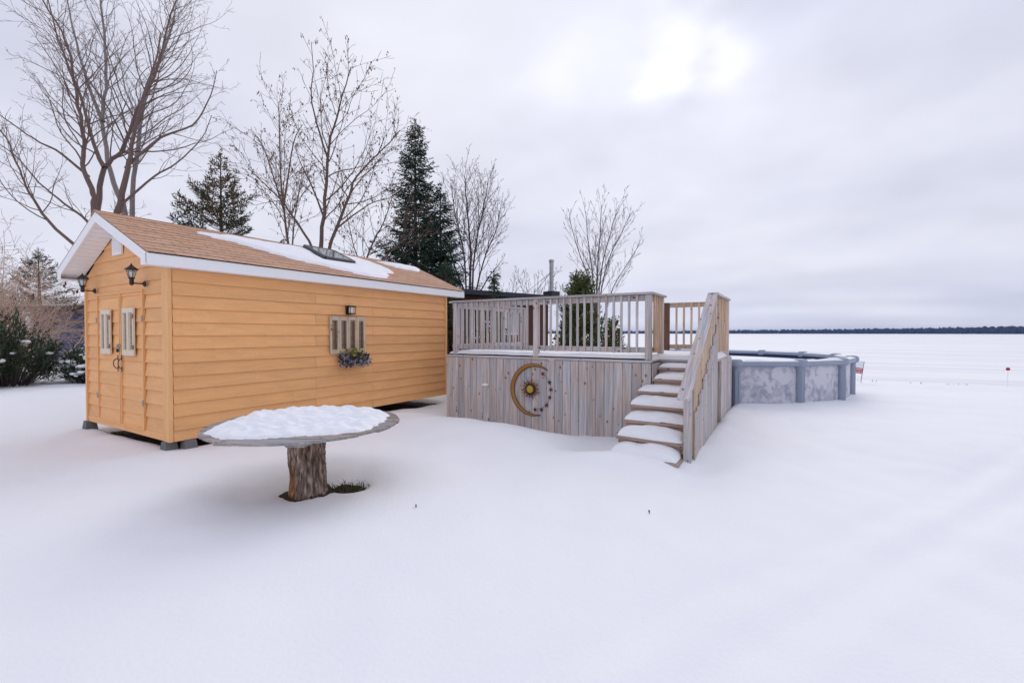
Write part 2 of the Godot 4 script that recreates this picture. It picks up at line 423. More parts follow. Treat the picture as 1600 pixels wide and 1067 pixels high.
# ---------- sky
func make_sky() -> PanoramaSkyMaterial:
	var w := 1024
	var h := 512
	var d := PackedFloat32Array()
	d.resize(w * h * 3)
	var sun := Vector3(-0.155, 0.535, -0.83).normalized()
	var f1 := FastNoiseLite.new()
	f1.seed = 5; f1.frequency = 1.0; f1.fractal_octaves = 5; f1.fractal_gain = 0.5
	var f2 := FastNoiseLite.new()
	f2.seed = 9; f2.frequency = 1.0; f2.fractal_octaves = 4
	# breaks in the cloud round the sun
	var breaks := [[Vector3(-0.136, 0.520, -0.843), 0.0022, 0.42], [Vector3(-0.207, 0.482, -0.852), 0.0014, 0.22], [Vector3(-0.090, 0.474, -0.876), 0.0012, 0.16], [Vector3(-0.367, 0.511, -0.777), 0.0020, 0.09], [Vector3(-0.273, 0.557, -0.785), 0.0030, 0.05]]
	var k := 0
	for y in h:
		var el := PI * (0.5 - (y + 0.5) / h)
		var ce := cos(el)
		var se := sin(el)
		for x in w:
			var az := TAU * (x + 0.5) / w
			var dir := Vector3(sin(az) * ce, se, -cos(az) * ce)
			var b := 0.70
			var blue := 0.12
			if se > -0.02:
				# a cloud deck seen in perspective: stretched into bands towards the horizon
				var q := 1.0 / (maxf(se, 0.0) + 0.14)
				var px := dir.x * q
				var pz := dir.z * q
				var c1 := f1.get_noise_3d(px * 0.55, 3.0, pz * 0.55)
				var c2 := f2.get_noise_3d(px * 0.35 + 9.0, 7.0, pz * 1.5)
				var low := 1.0 - sm(0.0, 0.28, se)
				var west := (Vector3(dir.x, 0, dir.z).normalized()).dot(Vector3(-0.75, 0, -0.66))
				b = 0.655 + 0.12 * c1 * (1.0 - 0.4 * low) + 0.10 * c2 * low + 0.11 * low * west - 0.075 * low
				blue = 0.125 + 0.03 * low - 0.06 * c1 - 0.04 * low * west
				# thinner cloud round the sun
				var g := dir.dot(sun)
				var rag := c1 + 0.6 * f1.get_noise_3d(px * 1.9, 11.0, pz * 1.9)
				var glow := 0.07 * exp(-(1.0 - g) / 0.030)
				var wd := (dir + 0.085 * Vector3(f1.get_noise_3d(px * 1.5, 31.0, pz * 1.5), f1.get_noise_3d(px * 1.5, 47.0, pz * 1.5), 0.0)).normalized()
				for e in breaks: glow += e[2] * exp(-(1.0 - wd.dot(e[0])) / e[1])
				b += 0.04 * exp(-(1.0 - g) / 0.10) + 0.95 * glow * sm(-0.60, 0.25, rag + 0.10) + 0.045 * (1.0 - low) * f2.get_noise_3d(px * 2.2, 23.0, pz * 2.2)
				blue -= 0.10 * minf(glow, 1.0)
			b = maxf(b, 0.4)
			blue = clampf(blue, 0.01, 0.18)
			d[k] = b * (1.0 - blue * 0.62); d[k + 1] = b * (1.0 - blue * 0.45); d[k + 2] = b * (1.0 + blue * 0.80)
			k += 3
	var im := Image.create_from_data(w, h, false, Image.FORMAT_RGBF, d.to_byte_array())
	var s := PanoramaSkyMaterial.new()
	s.panorama = ImageTexture.create_from_image(im)
	return s

# ---------- textures and materials
func make_materials() -> void:
	var n1 := FastNoiseLite.new()
	n1.seed = 21; n1.frequency = 1.0; n1.fractal_octaves = 4
	var knots := []
	rng.seed = 11
	for i in 20: knots.append(Vector3(rr(0.03, 2.37), rr(0.02, 0.58), rr(0.006, 0.016)))
	# weathered grey deck timber: 2.4 m along u, 0.6 m along v
	var wood := picture(640, 200, func(x: int, y: int) -> Color:
		var u := x * 2.4 / 640.0
		var v := y * 0.6 / 200.0
		var bend := n1.get_noise_2d(u * 1.2, v * 5.0) * 0.02
		var g := n1.get_noise_2d(u * 1.5, (v + bend) * 70.0)
		var g2 := n1.get_noise_2d(u * 0.8 + 40.0, v * 14.0)
		var k := 0.80 + 0.15 * g + 0.10 * g2
		var w := clampf(0.5 + 1.2 * n1.get_noise_2d(u * 1.1 + 80.0, v * 9.0), 0, 1)
		var c := Color(k * 1.04, k * 0.96, k * 0.91).lerp(Color(k * 0.975, k * 0.965, k * 0.975), w)
		for kn in knots:
			var du: float = (u - kn.x) * 0.7
			var dv: float = v - kn.y
			if absf(du) < 0.05 and absf(dv) < 0.05:
				var r: float = sqrt(du * du + dv * dv) / kn.z
				var a := clampf(1.35 - r, 0, 1)
				c = c.lerp(Color(0.20, 0.15, 0.13), a * 0.9)
				if r < 2.6: c = c.lerp(Color(0.60, 0.52, 0.47), 0.35 * (1.0 - r / 2.6))
		return c)
	mat("wood", Color(0.955, 0.955, 0.965), 0.85, wood).uv1_scale = Vector3(1 / 2.4, 1 / 0.6, 1)
	mat("wood_step", Color(0.84, 0.76, 0.70), 0.85, wood).uv1_scale = Vector3(1 / 2.4, 1 / 0.6, 1)
	mat("wood_tan", Color(1.0, 0.91, 0.80), 0.85, wood).uv1_scale = Vector3(1 / 2.4, 1 / 0.6, 1)
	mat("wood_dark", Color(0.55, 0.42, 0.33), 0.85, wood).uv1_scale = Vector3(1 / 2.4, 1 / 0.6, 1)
	# golden brown lap siding: 2.4 m by 0.6 m
	var siding := picture(640, 200, func(x: int, y: int) -> Color:
		var u := x * 2.4 / 640.0
		var v := y * 0.6 / 200.0
		var g := n1.get_noise_2d(u * 2.6 + 7.0, v * 95.0)
		var g2 := n1.get_noise_2d(u * 1.3 + 60.0, v * 6.0)
		var g3 := n1.get_noise_2d(u * 26.0 + 60.0, v * 40.0)
		var k := 1.0 + 0.055 * g + 0.045 * g2 + 0.025 * g3
		var s := clampf(n1.get_noise_2d(u * 3.3 + 15.0, v * 4.0 + 3.0) * 3.0 - 1.15, 0, 1)
		return Color(0.965 * k, 0.722 * k, 0.478 * k).lerp(Color(0.96, 0.80, 0.64), s * 0.5))
	mat("siding", Color(1, 1, 1), 0.62, siding).uv1_scale = Vector3(1 / 2.4, 1 / 0.6, 1)
	mat("siding_trim", Color(0.97, 0.99, 1.0), 0.62, siding).uv1_scale = Vector3(1 / 2.4, 1 / 0.6, 1)
	mat("white", lin(0.90, 0.90, 0.91), 0.5)
	var shingle := picture(256, 256, func(x: int, y: int) -> Color:
		var g := n1.get_noise_2d(x * 0.9, y * 0.9)
		var g2 := n1.get_noise_2d(x * 0.04 + 30.0, y * 0.09)
		var k := 1.0 + 0.22 * g + 0.12 * g2
		return Color(0.80 * k, 0.64 * k, 0.535 * k))
	mat("shingle", Color(1, 1, 1), 0.95, shingle).uv1_scale = Vector3(1 / 0.8, 1 / 0.8, 1)
	var fine := NoiseTexture2D.new()
	var fn := FastNoiseLite.new()
	fn.seed = 3; fn.frequency = 0.035; fn.fractal_octaves = 5
	fine.noise = fn; fine.width = 512; fine.height = 512; fine.seamless = true
	var snow := mat("snow", lin(0.87, 0.885, 0.93), 0.75)
	snow.heightmap_enabled = true
	snow.heightmap_texture = fine
	snow.heightmap_scale = 0.2
	snow.uv1_triplanar = true
	snow.uv1_world_triplanar = true
	snow.uv1_scale = Vector3(1.4, 1.4, 1.4)
	# lake: wind-packed snow with streaks of bare grey ice
	var ln := FastNoiseLite.new()
	ln.seed = 31; ln.frequency = 1.0; ln.fractal_octaves = 5; ln.fractal_gain = 0.6
	var lake := picture(512, 512, func(x: int, y: int) -> Color:
		var a := TAU * x / 512.0
		var s := ln.get_noise_3d(cos(a) * 0.9, sin(a) * 0.9, y * 0.055)
		var s2 := ln.get_noise_3d(cos(a) * 2.4 + 9.0, sin(a) * 2.4, y * 0.16)
		var k := clampf(0.15 + 1.0 * s + 0.8 * s2, 0.0, 1.0)
		return Color(0.945, 0.95, 0.962).lerp(Color(0.84, 0.85, 0.895), k))
	var lm := mat("lake", Color(1, 1, 1), 0.8, lake)
	lm.uv1_scale = Vector3(1 / 260.0, 1 / 90.0, 1)
	mat("soil", lin(0.045, 0.038, 0.022), 0.95)
	mat("moss", lin(0.09, 0.085, 0.03), 0.95)
	mat("concrete", lin(0.16, 0.16, 0.165), 0.9)
	mat("black", lin(0.012, 0.012, 0.014), 0.45)
	mat("steel", lin(0.45, 0.45, 0.47), 0.35, null, 0.8)
	mat("frosted", lin(0.75, 0.77, 0.80), 0.35)
	var gl := mat("glass", Color(0.75, 0.82, 0.85, 0.12), 0.04)
	gl.transparency = BaseMaterial3D.TRANSPARENCY_ALPHA
	var sky_glass := mat("skylight_glass", lin(0.20, 0.235, 0.245), 0.08)
	sky_glass.metallic = 0.35
	mat("bronze_frame", lin(0.06, 0.058, 0.06), 0.5)
	mat("louver", lin(0.78, 0.67, 0.53), 0.8)
	mat("underlay", lin(0.07, 0.045, 0.03), 0.95)
	mat("louver_back", lin(0.16, 0.085, 0.05), 0.9)
	mat("louver_grey", lin(0.60, 0.54, 0.48), 0.8, wood).uv1_scale = Vector3(1 / 2.4, 1 / 0.6, 1)
	M["louver_grey"].albedo_color = Color(1.0, 0.94, 0.83)
	mat("rust_rod", lin(0.16, 0.07, 0.04), 0.8)
	# pool print: marbled blue greys
	var pn := FastNoiseLite.new()
	pn.seed = 77; pn.frequency = 1.0; pn.fractal_octaves = 5
	var marble := picture(512, 256, func(x: int, y: int) -> Color:
		var u := x / 256.0
		var v := y / 256.0
		var s := pn.get_noise_2d(u * 4.0 + pn.get_noise_2d(u * 3.0, v * 3.0 + 9.0) * 0.9, v * 3.2)
		var s2 := pn.get_noise_2d(u * 9.0 + 20.0, v * 8.0)
		var k := clampf(0.55 + 0.9 * s + 0.35 * s2 - (v - 0.55) * 0.35, 0, 1)
		var k2 := sm(0.30, 0.42, k) * 0.45 + sm(0.5, 0.8, k) * 0.55
		return Color(0.615, 0.625, 0.69).lerp(Color(0.80, 0.795, 0.83), k2))
	mat("pool_print", Color(1, 1, 1), 0.5, marble)
	mat("pool_trim", lin(0.285, 0.33, 0.42), 0.45)
	mat("pool_liner", lin(0.012, 0.03, 0.12), 0.4)
	mat("gold", lin(0.36, 0.165, 0.022), 0.5).metallic = 0.25
	mat("sun_yellow", lin(0.46, 0.32, 0.02), 0.6)
	mat("copper_dark", lin(0.035, 0.013, 0.010), 0.6)
	mat("petal", lin(0.30, 0.10, 0.035), 0.6)
	mat("star_red", lin(0.115, 0.022, 0.015), 0.6)
	var barkt := picture(256, 256, func(x: int, y: int) -> Color:
		var a := TAU * x / 256.0
		var g := n1.get_noise_3d(cos(a) * 8.0, sin(a) * 8.0, y * 0.035)
		var g2 := n1.get_noise_3d(cos(a) * 1.2, sin(a) * 1.2, y * 0.01 + 20.0)
		var k := 0.85 + 0.6 * g
		return Color(0.66 * k, 0.56 * k, 0.49 * k).lerp(Color(0.80 * k, 0.73 * k, 0.68 * k), clampf(0.5 + g2 * 1.6, 0, 1)))
	mat("stump_bark", Color(1, 1, 1), 0.95, barkt)
	mat("bark_brown", lin(0.135, 0.085, 0.070), 0.9)
	mat("bark_red", lin(0.165, 0.112, 0.098), 0.9)
	mat("bark_grey", lin(0.23, 0.20, 0.195), 0.9)
	mat("bark_dark", lin(0.075, 0.055, 0.055), 0.9)
	mat("bark_far", lin(0.115, 0.090, 0.095), 0.9)
	mat("bark_beige", lin(0.58, 0.43, 0.34), 0.9)
	mat("bark_tan", lin(0.46, 0.29, 0.19), 0.9)
	mat("dead_leaf", lin(0.19, 0.10, 0.062), 0.9)
	mat("red_leaf", lin(0.15, 0.03, 0.02), 0.9)
	for g in [["spruce", 0.018, 0.058, 0.030], ["spruce_light", 0.028, 0.075, 0.034], ["pine", 0.050, 0.075, 0.026], ["young_pine", 0.115, 0.15, 0.036], ["cedar", 0.050, 0.082, 0.032], ["olive", 0.10, 0.095, 0.055], ["rust_needles", 0.20, 0.115, 0.06]]:
		mat(g[0], lin(g[1], g[2], g[3]), 0.8)
	mat("navy", lin(0.012, 0.016, 0.030), 0.6)
	mat("blue_siding", lin(0.055, 0.095, 0.23), 0.6)
	mat("cabin_wall", lin(0.17, 0.065, 0.030), 0.8, wood).uv1_scale = Vector3(1 / 2.4, 1 / 0.6, 1)
	mat("window_pane", lin(0.42, 0.48, 0.56), 0.06)
	mat("galvanised", lin(0.40, 0.40, 0.42), 0.4, null, 0.6)
	mat("stacked_timber", lin(0.50, 0.30, 0.16), 0.85)
	mat("sign_white", lin(0.78, 0.80, 0.84), 0.5)
	mat("sign_red", lin(0.50, 0.03, 0.04), 0.5)
	mat("marker_red", lin(0.42, 0.01, 0.03), 0.5)
	mat("far_haze_blue", lin(0.016, 0.030, 0.050), 0.95)  # dark tree crowns, blue of the distant air mixed into their colour
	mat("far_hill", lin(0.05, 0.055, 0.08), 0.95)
	mat("lavender", lin(0.38, 0.37, 0.42), 0.8)
	mat("violet_dark", lin(0.07, 0.065, 0.08), 0.8)
	mat("yellow_green", lin(0.28, 0.30, 0.05), 0.8)
	mat("wicker", lin(0.07, 0.045, 0.035), 0.9)

# ---------- terrain
func bump(x: float, z: float, cx: float, cz: float, rx: float, rz: float) -> float:
	var a := (x - cx) / rx
	var b := (z - cz) / rz
	return exp(-(a * a + b * b))

func shore(x: float) -> float:
	return -17.5 - 7.5 * sm(-1.0, -9.0, x) - 26.0 * sm(-9.0, -34.0, x) - 300.0 * sm(-34.0, -120.0, x) - 40.0 * sm(25.0, 200.0, x) + 0.35 * na.get_noise_2d(x * 2.0, 4.0)

func groove(x: float, z: float, ax: float, az: float) -> float:
	# distance across a straight sled track that runs along (0.475, -0.88)
	var p := (x - ax) * 0.88 + (z - az) * 0.475
	p += 0.05 * na.get_noise_2d(z * 1.3, ax * 9.0)
	return -0.018 * exp(-p * p / 0.014) + 0.013 * exp(-(p - 0.19) * (p - 0.19) / 0.014)

func ground_height(x: float, z: float) -> float:
	var h := 0.030 * na.get_noise_2d(x * 0.9, z * 0.9) + 0.016 * nb.get_noise_2d(x * 2.2, z * 2.2)
	# wind drift on the open side, up against the pool and the stair wall
	h += 0.165 * sm(-5.6, -8.4, z) * sm(-1.15, -0.9, x) * (1.0 - sm(3.0, 8.0, x)) * (1.0 - sm(-12.0, -17.0, z))
	h -= 0.10 * bump(x, z, -0.92, -5.55, 0.30, 0.42)
	h += 0.03 * bump(x, z, -0.2, -5.5, 0.7, 0.9)
	# crest before the deck and the trough along its skirt
	h += 0.115 * bump(x, z, -4.6, -5.75, 2.1, 0.75)
	var along := sm(-6.6, -5.6, x) * (1.0 - sm(-2.3, -1.7, x))
	h -= (0.25 - 0.13 * sm(-4.0, -2.2, x)) * along * exp(-pow((z + 7.1) / 0.62, 2.0))
	h -= 0.16 * bump(x, z, -2.5, -6.0, 0.40, 0.62)
	h += 0.10 * bump(x, z, -1.85, -5.2, 0.45, 0.30)
	h -= 0.04 * bump(x, z, -6.2, -7.6, 0.5, 1.0)
	# hollow round the stump under the table
	var d := Vector2(x - TABLE.x, (z - TABLE.z)).length()
	h += 0.075 * exp(-pow(d / 2.2, 2.0)) + 0.02 * exp(-pow((d - 1.1) / 0.4, 2.0))
	h -= 0.085 * exp(-pow(d / 0.60, 2.0)) * (1.0 + 0.25 * na.get_noise_2d(x * 6.0, z * 6.0))
	h -= 0.10 * bump(x, z, -3.66, -2.98, 0.16, 0.12)
	h -= 0.055 * exp(-pow(d / 0.21, 4.0)) * (1.0 + 0.5 * na.get_noise_2d(x * 14.0, z * 14.0))
	# shelter under the shed
	var sx := sm(-9.42, -9.15, x) * (1.0 - sm(-6.86 + 0.05 * na.get_noise_2d(z * 4.0, 2.0), -6.56, x))
	var sz := (1.0 - sm(ZF - 0.34 + 0.06 * na.get_noise_2d(x * 4.0, 1.0), ZF - 0.03, z)) * sm(ZF - SL - 0.1, ZF - SL + 0.2, z)
	h -= 0.22 * sx * sz
	h += 0.06 * bump(x, z, -8.0, ZF + 0.1, 1.6, 0.3) + 0.055 * bump(x, z, -6.25, -2.2, 0.5, 0.4) + 0.03 * bump(x, z, -6.2, -4.4, 0.35, 1.6)
	# bank at the far left
	h += 0.24 * sm(-10.5, -13.2, x) * sm(-0.2, -1.8, z)
	# tracks
	if z > -14.0 and x > -4.0:
		h += groove(x, z, 0.842, -5.11) + groove(x, z, 0.478, -3.606)
	# down to the lake
	var s := shore(x) - z
	h += 0.07 * exp(-pow((s + 0.5) / 0.9, 2.0))
	h -= 1.7 * sm(-0.4, 7.0, s)
	return h

func axis_points(spans: Array) -> PackedFloat32Array:
	var p := PackedFloat32Array()
	for s in spans:
		var k := int(round(s[2]))
		for i in k: p.append(lerpf(s[0], s[1], float(i) / k))
	p.append(spans[-1][1])
	return p

func make_ground() -> void:
	var xs := axis_points([[-3500, -600, 8], [-600, -120, 14], [-120, -40, 20], [-40, -16, 40], [-16, -10.5, 34], [-10.5, -5.0, 72], [-5.0, 3.0, 124], [3.0, 8.0, 42], [8, 30, 36], [30, 120, 20], [120, 600, 12], [600, 3500, 8]])
	var zs := axis_points([[900, 60, 8], [60, 4, 20], [4, 0, 20], [0, -9.0, 140], [-9.0, -13.0, 40], [-13, -21, 56], [-21, -50, 50], [-50, -130, 22], [-130, -420, 24]])
	var mb := MB.new()
	mb.sheet(xs.size(), zs.size(), func(i: int, j: int) -> Vector3: return Vector3(xs[i], ground_height(xs[i], zs[j]), zs[j]), Vector3.UP)
	struct("snow_ground", mb, M.snow)
	# lake ice: one flat sheet below the yard's level
	mb = MB.new()
	var y := -0.88
	mb.quad(Vector3(-5000, y, 300), Vector3(5000, y, 300), Vector3(5000, y, -4800), Vector3(-5000, y, -4800), Vector3.UP, Vector2(-5000, 300), Vector2(5000, 300), Vector2(5000, -4800), Vector2(-5000, -4800))
	struct("lake_ice", mb, M.lake)
	# bare earth that the shed and the table keep free of snow
	mb = MB.new()
	mb.sheet(30, 30, func(i: int, j: int) -> Vector3:
		var x := lerpf(-9.4, -6.56, i / 29.0)
		var z := lerpf(ZF + 0.15, ZF - SL - 0.1, j / 29.0)
		return Vector3(x, -0.085 + 0.02 * nb.get_noise_2d(x * 9.0, z * 9.0), z), Vector3.UP)
	struct("bare_earth", mb, M.soil)
	mb = MB.new()
	mb.sheet(14, 14, func(i: int, j: int) -> Vector3:
		var x := -3.84 + (i / 13.0 - 0.5) * 0.82
		var z := -2.82 + (j / 13.0 - 0.5) * 0.76
		return Vector3(x, -0.018 + 0.02 * nb.get_noise_2d(x * 14.0, z * 14.0), z), Vector3.UP)
	struct("bare_earth", mb, M.soil)
	# moss and dead grass on both
	rng.seed = 40
	mb = MB.new()
	for k in 900:
		var p: Vector3
		if k < 190: p = Vector3(-3.66 + rr(-0.19, 0.19), -0.018, -2.98 + rr(-0.14, 0.14))
		elif k < 560: p = Vector3(rr(-9.2, -6.6), -0.085, ZF + rr(-0.35, -0.02))
		else: p = Vector3(XR + rr(-0.3, -0.02), -0.085, ZF - rr(0.0, SL))
		var a := rr(0, TAU)
		var o := Vector3(cos(a), 0, sin(a))
		var l := rr(0.025, 0.065)
		mb.tint = warm(0.6, 1.0, 0.12)
		mb.tri(p - o * 0.006, p + o * 0.006, p + Vector3(rr(-0.04, 0.04), l, rr(-0.04, 0.04)), Vector3(o.z, 0.3, -o.x).normalized())
	stuff(tag(obj("dead_grass", mb, M.moss), "olive moss and dead grass on bare earth under shed and table", "grass"))

# snow lying on a surface: thickness(u, v) over [0,1]^2, at(u, v) gives the surface
func snow_pad(called: String, nx: int, ny: int, at: Callable, th: Callable, up: Vector3) -> MeshInstance3D:
	var mb := MB.new()
	var tv := PackedFloat32Array()
	for j in ny:
		for i in nx:
			tv.append(th.call(float(i) / (nx - 1), float(j) / (ny - 1)))
	mb.sheet(nx, ny, func(i: int, j: int) -> Vector3:
		var t := tv[j * nx + i]
		var p: Vector3 = at.call(float(i) / (nx - 1), float(j) / (ny - 1))
		return p + up * (t if t > 0.0 else -0.004), up, func(i: int, j: int) -> bool: return maxf(maxf(tv[j * nx + i], tv[j * nx + i + 1]), maxf(tv[(j + 1) * nx + i], tv[(j + 1) * nx + i + 1])) > 0.0)
	return obj(called, mb, M.snow)

func inside(p: Vector2, poly: PackedVector2Array) -> float:
	# signed distance to a polygon, positive inside
	var d := 1e9
	for i in poly.size():
		var q := Geometry2D.get_closest_point_to_segment(p, poly[i], poly[(i + 1) % poly.size()])
		d = minf(d, q.distance_to(p))
	return d if Geometry2D.is_point_in_polygon(p, poly) else -d

# ---------- shed
func plank(mb: MB, a: Vector3, b: Vector3, out: Vector3, hgt_a: float, hgt_b: float, uvo: Vector2, lo := 0.024, hi := 0.009) -> void:
	# lap board from a to b (its lower inner edge), outer face leaning in towards the top; heights may differ at the two ends
	var up := Vector3.UP
	var a1 := a + out * lo
	var b1 := b + out * lo
	var a2 := a + out * hi + up * hgt_a
	var b2 := b + out * hi + up * hgt_b
	var l := a.distance_to(b)
	var dirn := (b - a).normalized()
	var bv := 0.004
	var u0 := uvo
	var th := 0.009
	var lap := up * 0.022
	var ai := a1 - out * th
	var bi := b1 - out * th
	# outer face, rounded lower arris, lower edge, back of the overlap, hidden head tucked behind the next course
	mb.quad(a1 + up * bv, b1 + up * bv, b2, a2, (out + up * 0.08).normalized(), u0, u0 + Vector2(l, 0), u0 + Vector2(l, hgt_b), u0 + Vector2(0, hgt_a))
	mb.quad(a1 + up * bv, b1 + up * bv, b1 - out * bv, a1 - out * bv, (out - up).normalized(), u0, u0 + Vector2(l, 0), u0 + Vector2(l, 0.01), u0)
	mb.quad(a1 - out * bv, b1 - out * bv, bi, ai, -up, u0, u0 + Vector2(l, 0), u0 + Vector2(l, 0.01), u0 + Vector2(0, 0.01))
	mb.quad(ai, bi, bi + lap, ai + lap, -out, u0, u0 + Vector2(l, 0), u0 + Vector2(l, 0.02), u0 + Vector2(0, 0.02))
	mb.quad(ai + lap, bi + lap, b + lap, a + lap, -up, u0, u0 + Vector2(l, 0), u0 + Vector2(l, 0.02), u0 + Vector2(0, 0.02))
	mb.quad(a2, b2, b2 + lap - out * 0.002, a2 + lap - out * 0.002, out, u0 + Vector2(0, hgt_a), u0 + Vector2(l, hgt_b), u0 + Vector2(l, hgt_b + 0.02), u0 + Vector2(0, hgt_a + 0.02))
	mb.quad(a, a1, a2, a + up * hgt_a, -dirn, u0, u0, u0, u0)
	mb.quad(b, b1, b2, b + up * hgt_b, dirn, u0, u0, u0, u0)

func uvr(l := 1.0) -> Vector2: return Vector2(rr(0, maxf(0.0, 2.4 - l)), rr(0, 0.42))

func shed() -> void:
	rng.seed = 7
	var t := thing("garden_shed", "tan lap-sided garden shed with white fascia and brown shingle roof", "shed")
	var xl := XR - SW
	var zb := ZF - SL
	# solid core
	var mb := MB.new()
	var x0 := xl + 0.03
	var x1 := XR - 0.03
	var prof := PackedVector3Array([Vector3(x0, YB + 0.01, 0), Vector3(x1, YB + 0.01, 0), Vector3(x1, YT + 0.02, 0), Vector3(RIDGE.x, RIDGE.y - 0.10, 0), Vector3(x0, YT + 0.02, 0)])
	var za := Vector3(0, 0, ZF - 0.03)
	var zc := Vector3(0, 0, zb + 0.03)
	var pf := PackedVector3Array()
	var pb := PackedVector3Array()
	for p in prof:
		pf.append(p + za); pb.append(p + zc)
	mb.poly(pf, Vector3.BACK)
	mb.poly(pb, Vector3.FORWARD)
	for i in 5:
		var e := prof[(i + 1) % 5] - prof[i]
		mb.quad(pf[i], pf[(i + 1) % 5], pb[(i + 1) % 5], pb[i], Vector3(e.y, -e.x, 0).normalized())
	obj("wall", mb, M.siding_trim, t)
	# long wall: staggered courses
	for k in 13:
		var y := YB if k == 0 else 0.285 + (k - 1) * 0.169
		var h := (0.285 - YB) if k == 0 else minf(0.169, YT + 0.015 - y)
		if h < 0.03: continue
		var cuts := [ZF - 0.035, -4.66, zb + 0.045] if k % 2 == 1 else [ZF - 0.035, -5.831, zb + 0.045]
		for i in cuts.size() - 1:
			mb = MB.new()
			mb.tint = warm(0.89, 1.0, 0.012)
			var j := rr(-0.0015, 0.0015)
			plank(mb, Vector3(XR - 0.029, y + j, cuts[i] - 0.002), Vector3(XR - 0.029, y + j, cuts[i + 1] + 0.002), Vector3.RIGHT, h, h, uvr(3.0) if i == 9 else Vector2(rr(0, 2.4), rr(0, 0.42)), 0.031, 0.009)
			obj("siding_plank", mb, M.siding, t)
	# gable: planks beside and above the doors
	for k in 16:
		var y := 0.235 + k * 0.177
		if k == 0: continue
		var spans := [[xl + 0.05, -8.85], [-7.255, XR - 0.155]] if k < 11 else [[xl + 0.05, XR - 0.155]]
		y = 0.235 + (k - 1) * 0.177
		for s in spans:
			var a: float = s[0]
			var b: float = s[1]
			var y1 := y + 0.177
			var top := RIDGE.y - 0.108
			var sl := (RIDGE.y - EAVE.y) / (EAVE.x - RIDGE.x)
			if y1 > YT:
				# clipped by the roof slope
				var wl := RIDGE.x - (top - y) / sl
				var wr := RIDGE.x + (top - y) / sl
				a = maxf(a, wl); b = minf(b, wr)
				if b - a < 0.05: continue
				var yl := minf(y1, top - absf(a - RIDGE.x) * sl + 0.001)
				var al := maxf(s[0], RIDGE.x - (top - y1) / sl)
				var bl := minf(s[1], RIDGE.x + (top - y1) / sl)
				mb = MB.new()
				mb.tint = warm(0.89, 1.0, 0.012)
				var z := ZF - 0.029
				var uo := uvr(2.4)
				var lo := Vector3(0, 0, 0.029)
				var hi := Vector3(0, 0, 0.012)
				if y1 < top:
					var pts := PackedVector3Array([Vector3(a, y, z) + lo, Vector3(b, y, z) + lo, Vector3(bl, y1, z) + hi, Vector3(al, y1, z) + hi])
					mb.poly(pts, Vector3(0, 0.1, 1).normalized(), func(p: Vector3) -> Vector2: return Vector2(p.x + 10.0, p.y) + uo)
				else:
					mb.poly(PackedVector3Array([Vector3(a, y, z) + lo, Vector3(b, y, z) + lo, Vector3(RIDGE.x, top, z) + hi]), Vector3(0, 0.1, 1).normalized(), func(p: Vector3) -> Vector2: return Vector2(p.x + 10.0, p.y) + uo)
				mb.quad(Vector3(a, y, z), Vector3(b, y, z), Vector3(b, y, z) + lo, Vector3(a, y, z) + lo, Vector3.DOWN)
				obj("siding_plank", mb, M.siding, t)
			else:
				mb = MB.new()
				mb.tint = warm(0.89, 1.0, 0.012)
				plank(mb, Vector3(a, y, ZF - 0.029), Vector3(b, y, ZF - 0.029), Vector3.BACK, 0.177, 0.177, uvr(1.0), 0.031, 0.009)
				obj("siding_plank", mb, M.siding, t)
	# skirt board under the doors, corner boards
	mb = MB.new()
	mb.box(Vector3((xl + XR - 0.15) * 0.5, 0.192, ZF - 0.012), Vector3(SW - 0.16, 0.086, 0.034), Basis.IDENTITY, 0.003, Vector2(0.1, 0.1))
	obj("skirt_board", mb, M.siding, t)
	mb = MB.new()
	mb.box(Vector3(XR - 0.077, (YB + YT) * 0.5, ZF - 0.004), Vector3(0.154, YT - YB, 0.05), Basis.IDENTITY, 0.004, Vector2(0.2, 0.1))
	obj("corner_board", mb, M.siding_trim, t)
	mb = MB.new()
	mb.box(Vector3(xl + 0.025, (YB + YT) * 0.5, ZF - 0.004), Vector3(0.05, YT - YB, 0.05), Basis.IDENTITY, 0.004, Vector2(0.0, 0.3))
	obj("corner_board", mb, M.siding_trim, t)
	mb = MB.new()
	mb.box(Vector3(XR - 0.001, (YB + YT) * 0.5, zb + 0.02), Vector3(0.05, YT - YB, 0.05), Basis.IDENTITY, 0.004, Vector2(0.0, 0.3))
	obj("corner_board", mb, M.siding_trim, t)
	# doors
	for s in 2:
		var xa := -8.835 if s == 0 else -7.995
		var xb := -8.025 if s == 0 else -7.27
		mb = MB.new()
		mb.box(Vector3((xa + xb) * 0.5, 1.145, ZF - 0.022), Vector3(xb - xa, 1.82, 0.014), Basis.IDENTITY, 0.002)
		var door := obj("door", mb, M.siding_trim, t)
		for k in 11:
			var y := 0.235 + k * 0.177
			var h := 0.177
			if k == 10: h = 2.055 - y
			if h < 0.04: continue
			mb = MB.new()
			mb.tint = warm(0.92, 1.0, 0.015)
			plank(mb, Vector3(xa + 0.02, y + 0.002, ZF - 0.015), Vector3(xb - 0.02, y + 0.002, ZF - 0.015), Vector3.BACK, h, h, uvr(1.0), 0.022, 0.007)
			obj("siding_plank", mb, M.siding, door)
		for e in [xa + 0.008, xb - 0.008]:
			mb = MB.new()
			mb.box(Vector3(e, 1.145, ZF + 0.003), Vector3(0.024, 1.84, 0.036), Basis.IDENTITY, 0.003, Vector2(0, 0.2))
			obj("edge_strip", mb, M.siding_trim, door)
		for e in [0.236, 2.062]:
			mb = MB.new()
			mb.box(Vector3((xa + xb) * 0.5, e, ZF + 0.0035), Vector3(xb - xa - 0.01, 0.022, 0.034), Basis.IDENTITY, 0.003, Vector2(0, 0.2))
			obj("edge_strip", mb, M.siding_trim, door)
